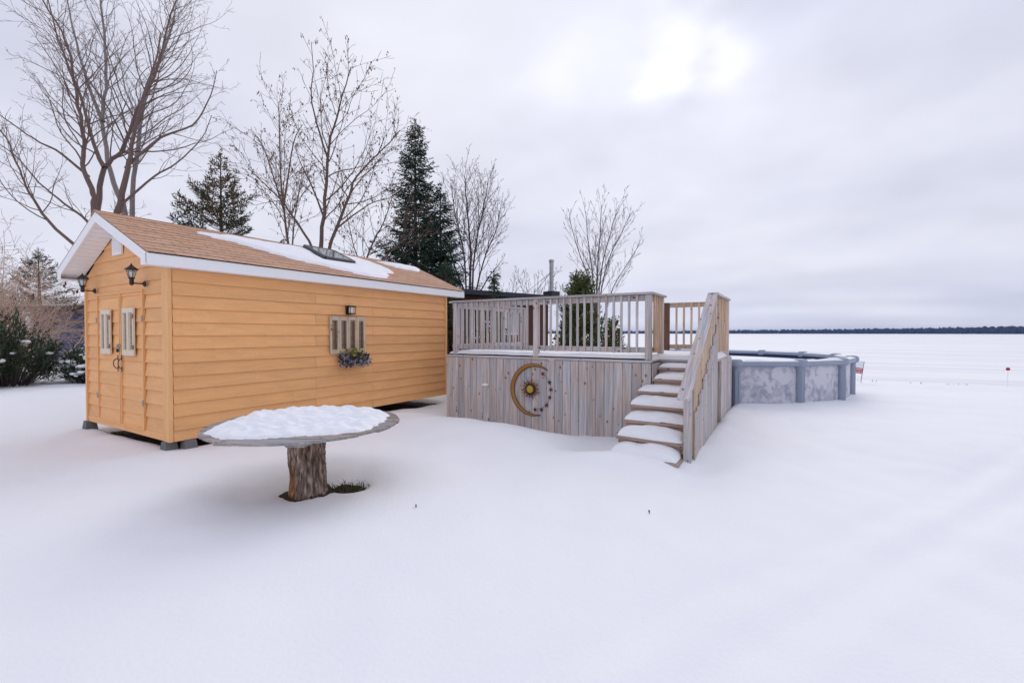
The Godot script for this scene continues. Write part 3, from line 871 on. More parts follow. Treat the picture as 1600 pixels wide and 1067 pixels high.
		for y in [1.693, 0.585]:
			mb = MB.new()
			var hx := xa + 0.004 if s == 0 else xb - 0.004
			mb.box(Vector3(hx, y, ZF + 0.025), Vector3(0.03, 0.075, 0.008), Basis.IDENTITY, 0.002)
			mb.lathe([Vector2(0, -0.04), Vector2(0.007, -0.04), Vector2(0.007, 0.04), Vector2(0, 0.04)], 8, Transform3D(Basis.IDENTITY, Vector3(hx, y, ZF + 0.03)))
			obj("hinge", mb, M.steel, door)
		mb = MB.new()
		var hx2 := -8.105 if s == 0 else -7.945
		for y in [1.16, 1.0]:
			mb.box(Vector3(hx2 + (0.035 if s == 0 else 0.0), y, ZF + 0.022), Vector3(0.022, 0.075, 0.006), Basis.IDENTITY, 0.002)
		var hp := PackedVector3Array()
		var hr := PackedFloat32Array()
		for i in 9:
			var a := PI * i / 8.0
			hp.append(Vector3(hx2 + (0.035 if s == 0 else 0.0) - sin(a) * (0.045 if s == 0 else 0.01), 1.08 + cos(a) * 0.07, ZF + 0.024 + sin(a) * 0.035))
			hr.append(0.006)
		mb.tube(hp, hr, 7, true)
		obj("handle", mb, M.black, door)
	# padlock and hasp
	mb = MB.new()
	mb.box(Vector3(-8.03, 1.325, ZF + 0.028), Vector3(0.11, 0.05, 0.012), Basis.IDENTITY, 0.003)
	mb.lathe([Vector2(0, 0), Vector2(0.026, 0), Vector2(0.026, 0.016), Vector2(0.02, 0.022), Vector2(0, 0.022)], 14, Transform3D(Basis(Vector3.RIGHT, Vector3.BACK, Vector3.DOWN), Vector3(-8.02, 1.325, ZF + 0.034)))
	var hasp := obj("hasp", mb, M.steel, t)
	mb = MB.new()
	mb.box(Vector3(-8.015, 1.262, ZF + 0.045), Vector3(0.045, 0.05, 0.022), Basis.IDENTITY, 0.005)
	obj("padlock", mb, M.black, hasp)
	# gable vent
	mb = MB.new()
	mb.box(Vector3(-8.06, 2.725, ZF + 0.012), Vector3(0.30, 0.27, 0.03), Basis.IDENTITY, 0.004)
	var vent := obj("gable_vent", mb, M.white, t)
	for k in 8:
		mb = MB.new()
		mb.box(Vector3(-8.06, 2.625 + k * 0.028, ZF + 0.032), Vector3(0.25, 0.020, 0.006), Basis(Vector3.RIGHT, 0.6), 0.001)
		obj("slat", mb, M.white, vent)
	# roof: deck sheets
	var zf := ZF + 0.286
	var zr := zb - 0.445
	var sd := Vector3(RIDGE.x - EAVE.x, RIDGE.y - EAVE.y, 0)
	var sl_len := sd.length()
	var su := sd.normalized()
	var rn := Vector3(su.y, -su.x, 0)
	if rn.y < 0: rn = -rn
	for s in [1.0, -1.0]:
		mb = MB.new()
		var suu := Vector3(su.x * s, su.y, 0)
		var nn := Vector3(rn.x * s, rn.y, 0)
		var e := Vector3(EAVE.x if s > 0 else 2 * RIDGE.x - EAVE.x, EAVE.y, 0)
		mb.box(e + suu * sl_len * 0.5 - nn * 0.020 + Vector3(0, 0, (zf + zr) * 0.5), Vector3(sl_len, 0.026, zf - zr - 0.006), Basis(suu, nn, suu.cross(nn)), 0.002)
		obj("roof", mb, M.underlay, t)
	# shingles of the near slope, one by one; 12 courses of 20 tabs
	var rows := 12
	var ex := sl_len / rows
	var tab := (zf - zr) / 20.0
	var shape := []
	for q in 8:
		mb = MB.new()
		mb.tint = warm(0.80, 1.0, 0.03)
		mb.box(Vector3(0, 0, 0), Vector3(ex + 0.05, 0.006, tab - 0.009), Basis.IDENTITY, 0.0015, Vector2(rr(0, 0.8), rr(0, 0.8)))
		shape.append(mb.mesh())
	for r in rows:
		for k in 21:
			var z0 := zf + 0.004 - (k - (0.5 if r % 2 else 0.0)) * tab
			var z1 := z0 - tab
			z0 = minf(z0, zf + 0.004); z1 = maxf(z1, zr)
			if z0 - z1 < 0.05: continue
			var o := MeshInstance3D.new()
			o.mesh = shape[rng.randi() % 8]
			o.material_override = M.shingle
			o.name = "shingle_%03d" % (r * 21 + k + 1)
			var bs := Basis(su, rn, su.cross(rn)).rotated(Vector3(0, 0, 1), 0.050 + rr(-0.006, 0.006))
			bs = Basis(bs.x, bs.y, bs.z * ((z0 - z1) / tab))
			var ctr := Vector3(EAVE.x, EAVE.y, 0) + su * (r * ex + ex * 0.5 + 0.012) + rn * (0.009 + rr(0, 0.002)) + Vector3(0, 0, (z0 + z1) * 0.5)
			o.transform = Transform3D(bs, ctr)
			t.add_child(o, true)
	mb = MB.new()
	for r in rows:
		mb.tint = warm(0.85, 1.0, 0.03)
		var suu := Vector3(-su.x, su.y, 0)
		var nn := Vector3(-rn.x, rn.y, 0)
		mb.box(Vector3(2 * RIDGE.x - EAVE.x, EAVE.y, (zf + zr) * 0.5) + suu * (r * ex + ex * 0.5 + 0.01) + nn * 0.006, Vector3(ex + 0.05, 0.007, zf - zr), Basis(suu, nn, suu.cross(nn)).rotated(Vector3(0, 0, 1), -0.022), 0.001)
	stuff(obj("shingle_courses", mb, M.shingle, t))
	for k in 20:
		mb = MB.new()
		mb.tint = warm(0.82, 1.0, 0.03)
		for s in [1.0, -1.0]:
			var suu := Vector3(su.x * s, su.y, 0)
			var nn := Vector3(rn.x * s, rn.y, 0)
			mb.box(Vector3(RIDGE.x, RIDGE.y + 0.012, 0) - suu * 0.065 + nn * 0.006 + Vector3(0, 0, zf - tab * (k + 0.5)), Vector3(0.14, 0.007, tab + 0.02), Basis(suu, nn, suu.cross(nn)).rotated(Vector3.RIGHT, -0.012), 0.001, Vector2(rr(0, 0.8), 0))
		obj("ridge_shingle", mb, M.shingle, t)
	# white trim: eave fascia, boxed soffits, rake boards
	for s in [1.0, -1.0]:
		var xe := EAVE.x if s > 0 else 2 * RIDGE.x - EAVE.x
		var xw := XR if s > 0 else xl
		mb = MB.new()
		mb.box(Vector3(xe - 0.012 * s, EAVE.y - 0.074, (zf + zr) * 0.5), Vector3(0.022, 0.136, zf - zr), Basis.IDENTITY, 0.003)
		obj("fascia", mb, M.white, t)
		mb = MB.new()
		mb.box(Vector3((xe + xw) * 0.5 - 0.013 * s, EAVE.y - 0.134, (zf + zr) * 0.5), Vector3(absf(xe - xw) - 0.024, 0.012, zf - zr - 0.004), Basis.IDENTITY, 0.001)
		obj("eave_soffit", mb, M.white, t)
		var suu := Vector3(su.x * s, su.y, 0)
		var nn := Vector3(rn.x * s, rn.y, 0)
		for fz in [zf - 0.012, zr + 0.012]:
			mb = MB.new()
			var e0 := Vector3(xe, EAVE.y, fz)
			# rake board cut plumb at both ends
			var dn := Vector3(0, -0.135, 0)
			var e1 := Vector3(RIDGE.x, RIDGE.y, fz)
			var hz := Vector3(0, 0, 0.012)
			var lift := nn * -0.006
			for f in [1.0, -1.0]:
				mb.quad(e0 + lift + hz * f, e1 + lift + hz * f, e1 + dn + hz * f, e0 + dn + hz * f, Vector3(0, 0, f))
			mb.quad(e0 + dn - hz, e1 + dn - hz, e1 + dn + hz, e0 + dn + hz, -nn)
			mb.quad(e0 + lift - hz, e1 + lift - hz, e1 + lift + hz, e0 + lift + hz, nn)
			mb.quad(e0 + lift - hz, e0 + lift + hz, e0 + dn + hz, e0 + dn - hz, Vector3(s, 0, 0))
			obj("rake_board", mb, M.white, t)
			if fz > -3.0:
				# boxed eave return below the rake board
				mb = MB.new()
				var cx = xw - 0.01 * s
				mb.poly(PackedVector3Array([Vector3(xe - 0.002 * s, EAVE.y - 0.136, zf - 0.003), Vector3(cx, EAVE.y - 0.136, zf - 0.003), Vector3(cx, EAVE.y - 0.10 + absf(cx - xe) * 0.4356, zf - 0.003), Vector3(xe - 0.002 * s, EAVE.y - 0.10, zf - 0.003)]), Vector3.BACK)
				obj("eave_return", mb, M.white, t)
		# ribbed soffit up the rake
		mb = MB.new()
		for k in 15:
			mb.box(Vector3(xe, EAVE.y, (ZF + zf) * 0.5 - 0.005) + suu * (sl_len * (k + 0.5) / 15.0) - nn * 0.105, Vector3(sl_len / 15.0 - 0.006, 0.010, 0.286 - 0.02), Basis(suu, nn, suu.cross(nn)), 0.003)
		obj("rake_soffit", mb, M.white, t)
	# skylight
	mb = MB.new()
	var s0 := 0.84
	var s1 := 1.50
	var za2 := -5.28
	var zb2 := -5.90
	var rp := func(s: float, z: float, up: float) -> Vector3: return Vector3(EAVE.x, EAVE.y, z) + su * s + rn * up
	for e in [[s0, za2, s0, zb2], [s1, za2, s1, zb2], [s0, za2, s1, za2], [s0, zb2, s1, zb2]]:
		mb.bar(rp.call(e[0], e[1], 0.045), rp.call(e[2], e[3], 0.045), 0.07, 0.11, rn, 0.004)
	var sk := obj("skylight", mb, M.bronze_frame, t)
	mb = MB.new()
	mb.box(rp.call((s0 + s1) * 0.5, (za2 + zb2) * 0.5, 0.092), Vector3(s1 - s0 - 0.05, 0.008, za2 - zb2 - 0.05), Basis(su, rn, su.cross(rn)), 0.001)
	obj("pane", mb, M.skylight_glass, sk)
	# snow left on the roof
	var poly1 := PackedVector2Array([Vector2(-3.42, 1.44), Vector2(-3.86, 1.50), Vector2(-4.58, 1.54), Vector2(-5.06, 1.57), Vector2(-5.6, 1.60), Vector2(-6.01, 1.56), Vector2(-6.42, 1.52), Vector2(-6.68, 1.29), Vector2(-6.78, 0.95), Vector2(-6.82, 0.66), Vector2(-6.62, 0.62), Vector2(-6.42, 0.54), Vector2(-6.45, 0.42), Vector2(-6.3, 0.34), Vector2(-6.22, 0.18), Vector2(-6.05, 0.15), Vector2(-5.66, 0.17), Vector2(-5.21, 0.36), Vector2(-4.9, 0.51), Vector2(-4.56, 0.6), Vector2(-4.25, 0.82), Vector2(-3.97, 1.07), Vector2(-3.75, 1.19), Vector2(-3.54, 1.26)])
	var poly2 := PackedVector2Array([Vector2(-7.02, 1.49), Vector2(-7.24, 1.55), Vector2(-8.12, 1.64), Vector2(-8.30, 1.45), Vector2(-8.24, 1.37), Vector2(-8.01, 1.16), Vector2(-7.79, 1.2), Vector2(-7.32, 1.27)])
	var labs := ["long patch of snow on shed roof round the skylight", "small patch of snow on the far end of the shed roof"]
	for q in 2:
		var poly := poly1 if q == 0 else poly2
		var b := Rect2(poly[0], Vector2.ZERO)
		for p in poly: b = b.expand(p)
		b = b.grow(0.05)
		var nx := 110 if q == 0 else 50
		var at := func(u: float, v: float) -> Vector3: return rp.call(b.position.y + v * b.size.y, b.position.x + u * b.size.x, 0.008)
		var th := func(u: float, v: float) -> float:
			var p := b.position + b.size * Vector2(u, v)
			p += Vector2(na.get_noise_2d(p.x * 9.0, p.y * 9.0), nb.get_noise_2d(p.x * 7.0, p.y * 9.0)) * 0.035
			var d := inside(p, poly)
			if d <= 0.0: return 0.0
			var t2: float = (0.052 + 0.018 * na.get_noise_2d(p.x * 3.0, p.y * 3.0)) * sqrt(clampf(d / 0.11, 0, 1))
			var sp := b.position + b.size * Vector2(u, v)
			var ds := maxf(maxf(sp.x - za2, zb2 - sp.x), maxf(s0 - sp.y, sp.y - s1))
			if ds < 0.06: t2 = 0.0 if ds < -0.03 else t2 * clampf(0.45 + ds * 8.0, 0, 1)
			return t2
		tag(snow_pad("roof_snow", nx, 56 if q == 0 else 24, at, th, rn), labs[q], "snow", "snow on the shed roof")
	# concrete blocks
	var bl := [[XR - 0.13, ZF - 0.03, "wedge-shaped concrete foundation block under the near shed corner, gable side"], [XR - 0.01, ZF - 0.20, "concrete foundation block under the long wall beside the near shed corner"], [xl + 0.02, ZF - 0.02, "concrete foundation block under the left front shed corner"]]
	for q in bl.size():
		mb = MB.new()
		var c := Vector3(bl[q][0], 0, bl[q][1])
		mb.lathe([Vector2(0.0, -0.10), Vector2(0.12, -0.10), Vector2(0.115, -0.02), Vector2(0.085, 0.145), Vector2(0.080, 0.150), Vector2(0.0, 0.150)], 4, Transform3D(Basis(Vector3.UP, PI / 4), Vector3.ZERO))
		var o := obj("concrete_block", mb, M.concrete)
		o.position = c
		tag(o, bl[q][2], "concrete block", "foundation blocks under the shed")

func lantern(at: Vector3, label: String) -> void:
	# wall lantern standing on a bracket that reaches out along +Z
	var t := thing("wall_lantern", label, "lantern", at, "black lanterns over the shed doors")
	t.scale = Vector3.ONE * 0.72
	var f := Basis(Vector3.RIGHT, Vector3.BACK, Vector3.DOWN)
	var mb := MB.new()
	mb.lathe([Vector2(0, 0), Vector2(0.055, 0), Vector2(0.055, 0.012), Vector2(0.032, 0.03), Vector2(0.018, 0.04), Vector2(0, 0.04)], 16, Transform3D(f, Vector3(0, -0.14, 0)), true)
	obj("wall_plate", mb, M.black, t)
	mb = MB.new()
	mb.tube(PackedVector3Array([Vector3(0, -0.14, 0.03), Vector3(0, -0.143, 0.09), Vector3(0, -0.143, 0.15), Vector3(0, -0.13, 0.19)]), PackedFloat32Array([0.013, 0.011, 0.011, 0.014]), 8, true)
	obj("arm", mb, M.black, t)
	var c := Transform3D(Basis.IDENTITY, Vector3(0, 0, 0.20))
	mb = MB.new()
	mb.lathe([Vector2(0, -0.185), Vector2(0.02, -0.18), Vector2(0.034, -0.16), Vector2(0.034, -0.075), Vector2(0.05, -0.06), Vector2(0.05, -0.045), Vector2(0, -0.045)], 6, c)
	obj("cup", mb, M.black, t)
	mb = MB.new()
	mb.lathe([Vector2(0.038, -0.045), Vector2(0.070, 0.09)], 6, c)
	obj("glass", mb, M.glass, t)
	mb = MB.new()
	mb.lathe([Vector2(0, -0.045), Vector2(0.034, -0.04), Vector2(0.052, 0.05), Vector2(0.02, 0.08), Vector2(0, 0.085)], 12, c, true)
	obj("bulb", mb, M.frosted, t)
	mb = MB.new()
	for k in 6:
		var a := TAU * k / 6.0
		var d := Vector3(cos(a), 0, sin(a))
		mb.bar(c * (d * 0.043 + Vector3.UP * -0.045), c * (d * 0.074 + Vector3.UP * 0.09), 0.008, 0.008, d, 0.001)
	obj("cage", mb, M.black, t)
	mb = MB.new()
	mb.lathe([Vector2(0, 0.088), Vector2(0.105, 0.088), Vector2(0.108, 0.096), Vector2(0.075, 0.125), Vector2(0.035, 0.155), Vector2(0.022, 0.175), Vector2(0.012, 0.18), Vector2(0.012, 0.20), Vector2(0, 0.205)], 6, c)
	obj("roof", mb, M.black, t)

func shutter(t: Node3D, w: float, h: float, panels: int, along: Vector3, out: Vector3, frame: Material) -> void:
	# louvered shutter panels side by side, centred on the thing's origin
	var pw := w / panels
	for k in panels:
		var cx := -w * 0.5 + pw * (k + 0.5)
		var bs := Basis(along, Vector3.UP, out)
		var st := 0.030 if panels < 3 else 0.036
		var mb := MB.new()
		for e in [-1.0, 1.0]:
			mb.box(bs * Vector3(cx + e * (pw * 0.5 - st * 0.5 - 0.002), 0, 0.014), Vector3(st, h, 0.026), bs, 0.003, uvr(0.7))
		var rl := 0.07
		mb.box(bs * Vector3(cx, h * 0.5 - rl * 0.5, 0.0135), Vector3(pw - 2 * st, rl, 0.024), bs, 0.003, uvr(0.7))
		mb.box(bs * Vector3(cx, -h * 0.5 + rl * 0.55, 0.0135), Vector3(pw - 2 * st, rl * 1.1, 0.024), bs, 0.003, uvr(0.7))
		var p := obj("shutter_panel", mb, frame, t)
		mb = MB.new()
		mb.box(bs * Vector3(cx, 0, 0.004), Vector3(pw - st, h - 0.02, 0.003), bs, 0.0)
		obj("backing", mb, M.louver_back, p)
		mb = MB.new()
		var n := int((h - 2 * rl) / 0.031)
		var tilt := Basis(along, 0.55)
		for i in n:
			mb.tint = warm(0.75, 1.0, 0.05)
			mb.box(bs * Vector3(cx, -h * 0.5 + rl * 1.1 + 0.012 + i * (h - 2.1 * rl) / n, 0.013), Vector3(pw - 2 * st, 0.019, 0.004), tilt * bs, 0.001)
		stuff(obj("louvers", mb, frame, p))
		mb = MB.new()
		mb.box(bs * Vector3(cx, 0, 0.030), Vector3(0.010, h - 2.4 * rl, 0.010), bs, 0.001)
		obj("tilt_rod", mb, M.rust_rod if panels > 2 else frame, p)
	if panels < 3:
		for y in [0.32, -0.32]:
			var mb := MB.new()
			mb.box(along * (w * 0.5 - 0.004) + Vector3.UP * y * h + out * 0.028, Vector3(0.022, 0.06, 0.006), Basis(along, Vector3.UP, out), 0.001)
			obj("hinge", mb, M.rust_rod, t)

func shed_fittings() -> void:
	rng.seed = 19
	lantern(Vector3(-8.90, 2.23, ZF + 0.012), "black wall lantern left of the doors, at shed's left edge under the eave")
	lantern(Vector3(-7.19, 2.24, ZF + 0.012), "black wall lantern above the right door, nearer the shed corner")
	var t := thing("decorative_shutter", "cream louvered shutter on the left shed door", "shutter", Vector3(-8.457, 1.52, ZF + 0.018), "shutters on the shed doors")
	shutter(t, 0.35, 0.635, 2, Vector3.RIGHT, Vector3.BACK, M.louver)
	t = thing("decorative_shutter", "cream louvered shutter on the right shed door, by the lantern", "shutter", Vector3(-7.676, 1.52, ZF + 0.018), "shutters on the shed doors")
	shutter(t, 0.37, 0.645, 2, Vector3.RIGHT, Vector3.BACK, M.louver)
	t = thing("shutter_window", "weathered four-panel louvered shutter mounted on long shed wall above flower basket", "shutter", Vector3(XR + 0.012, 1.47, -5.263))
	shutter(t, 0.73, 0.63, 4, Vector3.FORWARD, Vector3.RIGHT, M.louver_grey)
	# square sconce over the shutter
	t = thing("wall_sconce", "small square black wall light above the four-panel shutter", "wall light", Vector3(XR, 1.895, -5.285))
	var mb := MB.new()
	mb.box(Vector3(0.012, 0, 0), Vector3(0.02, 0.15, 0.11), Basis.IDENTITY, 0.003)
	obj("wall_plate", mb, M.black, t)
	mb = MB.new()
	mb.box(Vector3(0.07, 0.062, 0), Vector3(0.13, 0.022, 0.13), Basis.IDENTITY, 0.003)
	obj("hood", mb, M.black, t)
	mb = MB.new()
	mb.lathe([Vector2(0, -0.05), Vector2(0.035, -0.05), Vector2(0.035, 0.05), Vector2(0, 0.05)], 14, Transform3D(Basis.IDENTITY, Vector3(0.075, 0, 0)), true)
	obj("glass", mb, M.frosted, t)
	mb = MB.new()
	mb.box(Vector3(0.07, -0.062, 0), Vector3(0.12, 0.018, 0.11), Basis.IDENTITY, 0.003)
	for q in [[0.122, 0.052], [0.122, -0.052]]:
		mb.box(Vector3(q[0], 0, q[1]), Vector3(0.008, 0.12, 0.008), Basis.IDENTITY, 0.001)
	obj("cage", mb, M.black, t)
	# half-round hanging basket
	t = thing("flower_basket", "half basket of silvery lavender and green plants hung below the shutter", "flower basket", Vector3(XR + 0.02, 1.08, -5.30))
	mb = MB.new()
	for k in 14:
		var a := PI * (k / 13.0)
		var p := PackedVector3Array()
		var r := PackedFloat32Array()
		for i in 6:
			var q := i / 5.0
			p.append(Vector3(sin(a) * (0.05 + 0.11 * q), -0.10 + 0.13 * q, cos(a) * (0.10 + 0.15 * q)))
			r.append(0.006)
		mb.tube(p, r, 4)
	for y in [-0.10, -0.05, 0.0, 0.03]:
		var p := PackedVector3Array()
		var r := PackedFloat32Array()
		var q: float = (y + 0.10) / 0.13
		for k in 13:
			var a := PI * k / 12.0
			p.append(Vector3(sin(a) * (0.05 + 0.11 * q), y, cos(a) * (0.10 + 0.15 * q)))
			r.append(0.008)
		mb.tube(p, r, 4)
	mb.box(Vector3(0.06, -0.06, 0), Vector3(0.10, 0.09, 0.24), Basis.IDENTITY, 0.03)
	obj("basket", mb, M.wicker, t)
	for q in [["lavender", 260, -0.03, 0.0, M.lavender], ["dark_foliage", 200, -0.02, 0.0, M.violet_dark], ["green_leaves", 110, 0.07, -0.02, M.yellow_green]]:
		mb = MB.new()
		for k in q[1]:
			var p := Vector3(rr(0.02, 0.20), q[2] + rr(-0.10, 0.08), q[3] + rr(-0.27, 0.27) * (1.0 if q[2] < 0.0 else 0.5))
			mb.tint = grey(0.5, 1.0)
			leaf(mb, p, Vector3(rr(-0.2, 1), rr(-0.7, 1), rr(-1, 1)).normalized(), rr(0.04, 0.09), 0.02)
		stuff(obj(q[0], mb, q[4], t))
	mb = MB.new()
	for k in 3:
		var p := PackedVector3Array()
		var r := PackedFloat32Array()
		for i in 8:
			p.append(Vector3(0.12 + 0.03 * sin(i * 1.1 + k), 0.04 - i * 0.028, -0.25 - 0.02 * k + 0.02 * cos(i * 1.3 + k)))
			r.append(0.006)
		mb.tube(p, r, 4)
	obj("trailing_stem", mb, M.lavender, t)

func leaf(mb: MB, p: Vector3, d: Vector3, l: float, w: float) -> void:
	# a small pointed blade, two faces
	var s := d.cross(Vector3(rr(-1, 1), rr(-1, 1), rr(-1, 1))).normalized() * w
	var nn := d.cross(s).normalized()
	var q := p + d * l * 0.45
	mb.tri(p, q + s, p + d * l, nn)
	mb.tri(p, p + d * l, q - s, nn)

# ---------- deck
func timber(called: String, ce: Vector3, sz: Vector3, parent: Node, m: Material, bas := Basis.IDENTITY, bev := 0.004) -> MeshInstance3D:
	var mb := MB.new()
	mb.tint = warm(0.78, 1.0, 0.025)
	mb.box(ce, sz, bas, bev, uvr(maxf(sz.x, maxf(sz.y, sz.z))))
	return obj(called, mb, m, parent)

func deck() -> void:
	rng.seed = 23
	var t := thing("deck", "raised weathered wooden deck with vertical skirt boards, baluster railing and stairs", "deck")
	var w: Material = M.wood
	# skirt boards along the front
	var n := 27
	var bw := (DR - DL) / n
	for k in n:
		var g := rr(0.003, 0.008)
		var foot := -0.42
		timber("skirt_board", Vector3(DL + bw * (k + 0.5), (DY - 0.045 + foot) * 0.5, DZ - 0.012 + rr(-0.003, 0.003)), Vector3(bw - g, DY - 0.045 - foot, 0.022), t, w)
	# end boards seen on the left side and the right end of the opening
	for k in 19:
		timber("skirt_board", Vector3(DL - 0.012, 0.32, DZ - 0.035 - 0.148 * (k + 0.5)), Vector3(0.022, 1.44, 0.143), t, w)
	for k in 4:
		timber("skirt_board", Vector3(DR + 0.012, 0.32, DZ - 0.03 - 0.14 * (k + 0.5)), Vector3(0.022, 1.44, 0.135), t, w)
	for k in 10:
		timber("skirt_board", Vector3(-1.0, 0.36, -8.0 - 0.139 * (k + 0.5)), Vector3(0.022, 1.42, 0.134), t, w)
	timber("skirt_board", Vector3(-1.06, 0.36, -7.995), Vector3(0.10, 1.42, 0.022), t, w)
	# rim and floor
	timber("rim_joist", Vector3((DL + DR) * 0.5, DY - 0.022, DZ - 0.014), Vector3(DR - DL + 0.03, 0.036, 0.05), t, w)
	for k in 20:
		var z := DZ - 0.045 - 0.145 * (k + 0.5)
		var xr := DR if z > -7.55 else (-1.01 if z > -9.36 else -4.0)
		if z > -7.7 and z < -7.5: xr = -1.12
		timber("deck_board", Vector3((DL + xr) * 0.5, DY - 0.016, z), Vector3(xr - DL, 0.03, 0.138), t, w)
	timber("beam", Vector3(-1.07, 0.98, -7.86), Vector3(0.10, 0.14, 0.26), t, M.wood_dark)
	timber("support_post", Vector3(-1.16, 0.3, -7.86), Vector3(0.14, 1.3, 0.14), t, M.wood_dark)
	timber("rim_joist", Vector3(-4.9, DY - 0.13, -9.92), Vector3(1.8, 0.18, 0.04), t, w)
	timber("rim_joist", Vector3(-2.6, DY - 0.13, -9.38), Vector3(3.1, 0.18, 0.04), t, w)
	# railing
	var ct := 2.124
	var post := func(x: float, z: float, m: Material = M.wood) -> void:
		timber("post", Vector3(x, (DY + ct - 0.036) * 0.5, z), Vector3(0.092, ct - 0.036 - DY, 0.092), t, m, Basis.IDENTITY, 0.006)
	post.call(-5.60, DZ - 0.055)
	post.call(-3.83, DZ - 0.055)
	post.call(-1.893, DZ - 0.055)
	var run := func(a: Vector2, b: Vector2, out: Vector2, count: int, cap: bool, m: Material) -> void:
		# rails between two post faces, balusters on the outer side
		var l := a.distance_to(b)
		var d := (b - a) / l
		var bs := Basis(Vector3(d.x, 0, d.y), Vector3.UP, Vector3(d.x, 0, d.y).cross(Vector3.UP))
		var mid := (a + b) * 0.5
		timber("top_rail", Vector3(mid.x, 2.040, mid.y), Vector3(l, 0.092, 0.036), t, m, bs)
		timber("bottom_rail", Vector3(mid.x, 1.243, mid.y), Vector3(l, 0.086, 0.036), t, m, bs)
		for k in count:
			var p := a + d * l * (k + 1.0) / (count + 1.0) + out * 0.037
			timber("baluster", Vector3(p.x, 1.642 + rr(-0.004, 0.004), p.y), Vector3(0.034, 0.885, 0.034), t, m, bs.rotated(Vector3.UP, rr(-0.03, 0.03)))
		if cap:
			timber("cap_rail", Vector3(mid.x, ct - 0.018, mid.y), Vector3(l + 0.10, 0.036, 0.135), t, m, bs)
	run.call(Vector2(-5.554, DZ - 0.06), Vector2(-3.876, DZ - 0.06), Vector2(0, 1), 13, false, w)
	run.call(Vector2(-3.784, DZ - 0.06), Vector2(-1.939, DZ - 0.06), Vector2(0, 1), 14, false, w)
	timber("cap_rail", Vector3(-3.755, ct - 0.018, DZ - 0.055), Vector3(3.87, 0.036, 0.14), t, w)
	# short return beside the stairs
	post.call(-1.905, -7.84)
	run.call(Vector2(-1.893, DZ - 0.105), Vector2(-1.893, -7.79), Vector2(1, 0), 4, false, M.wood_tan)
	timber("cap_rail", Vector3(-1.888, ct - 0.0175, -7.51), Vector3(0.14, 0.035, 0.76), t, w)
	# left side rail
	post.call(-5.72, -8.50)
	post.call(-5.72, -9.86)
	run.call(Vector2(-5.72, DZ - 0.11), Vector2(-5.72, -8.455), Vector2(-1, 0), 10, true, w)
	run.call(Vector2(-5.72, -8.545), Vector2(-5.72, -9.81), Vector2(-1, 0), 9, true, w)
	# back rail by the pool, right side rail
	post.call(-2.12, -9.22, M.wood_dark)
	run.call(Vector2(-2.07, -9.22), Vector2(-1.12, -9.22), Vector2(0, 1), 6, false, M.wood_tan)
	post.call(-1.07, -9.22)
	post.call(-1.075, -7.74)
	run.call(Vector2(-1.075, -7.79), Vector2(-1.075, -9.17), Vector2(1, 0), 8, false, M.wood_tan)
	timber("cap_rail", Vector3(-1.07, ct - 0.017, -8.45), Vector3(0.145, 0.034, 1.62), t, M.wood)
	# stairs
	var ty := [0.975, 0.82, 0.66, 0.50, 0.335, 0.165, 0.0]
	var tz := [-7.26, -6.97, -6.68, -6.38, -6.10, -5.79, -5.49]
	for k in 7:
		var xa := -1.815 if k < 2 else -1.97
		var xb := -1.125
		var lean := Basis(Vector3.BACK, rr(-0.006, 0.006) - (0.02 if k > 4 else 0.0))
		timber("tread", Vector3((xa + xb) * 0.5, ty[k] - 0.018, tz[k] - 0.15), Vector3(xb - xa, 0.036, 0.31), t, M.wood_step, lean)
		timber("riser", Vector3((xa + xb) * 0.5 + 0.008, ty[k] - 0.106, tz[k] - 0.035), Vector3(xb - xa - 0.03, 0.14, 0.024), t, M.wood_step, lean)
	timber("riser", Vector3(-1.47, 1.02, -7.53), Vector3(0.69, 0.1, 0.024), t, w)
	for x in [-1.93, -1.16]:
		var mb := MB.new()
		mb.bar(Vector3(x, -0.20, -5.62), Vector3(x, 0.86, -7.5), 0.04, 0.22, Vector3.UP, 0.004, uvr(2.2))
		obj("stringer", mb, M.wood_dark, t)
	# stair wall: foot post, tan balusters inside, grey boards outside, slanting handrail
	var slope := (2.10 - 0.74) / (7.68 - 5.55)
	var rail_y := func(z: float) -> float: return 0.74 + (-5.55 - z) * slope
	timber("post", Vector3(-1.083, 0.25, -5.80), Vector3(0.088, 1.22, 0.088), t, w)
	for k in 13:
		var z := -5.86 - 0.142 * (k + 0.5)
		var top: float = rail_y.call(z) - 0.05
		timber("baluster", Vector3(-1.045, (top - 0.1) * 0.5, z), Vector3(0.034, top + 0.1, 0.128), t, M.wood_tan)
		var gt: float = rail_y.call(z + 0.05) - 0.40 - 0.05 * (k % 2)
		timber("skirt_board", Vector3(-1.017, (gt - 0.40) * 0.5, z), Vector3(0.020, gt + 0.40, 0.137), t, w)
	var mb := MB.new()
	mb.tint = Color(0.98, 0.98, 1.0)
	mb.bar(Vector3(-1.085, 0.735, -5.54), Vector3(-1.085, 2.098, -7.675), 0.142, 0.038, Vector3.UP, 0.005, Vector2(0.05, 0.1))
	obj("handrail", mb, w, t)
	# snow on the deck and on each tread
	var th := func(u: float, v: float) -> float:
		var x := lerpf(DL, -1.02, u)
		var z := lerpf(DZ - 0.02, -9.9, v)
		var e := minf(minf(x - DL - 0.05, -1.06 - x), minf(DZ - 0.015 - z, z + 9.88))
		if x > DR - 0.02: e = minf(e, minf(-7.49 - z, z + 9.34))
		if x > -4.05: e = minf(e, z + 9.34)
		if x > DR - 0.13 and z > -7.5: e = minf(e, DR - 0.0 - x)
		if e <= 0.0: return 0.0
		return (0.072 + 0.016 * na.get_noise_2d(x * 1.5, z * 1.5) + 0.012 * nb.get_noise_2d(x * 4.0, z * 4.0)) * sqrt(clampf(e / 0.06, 0, 1))
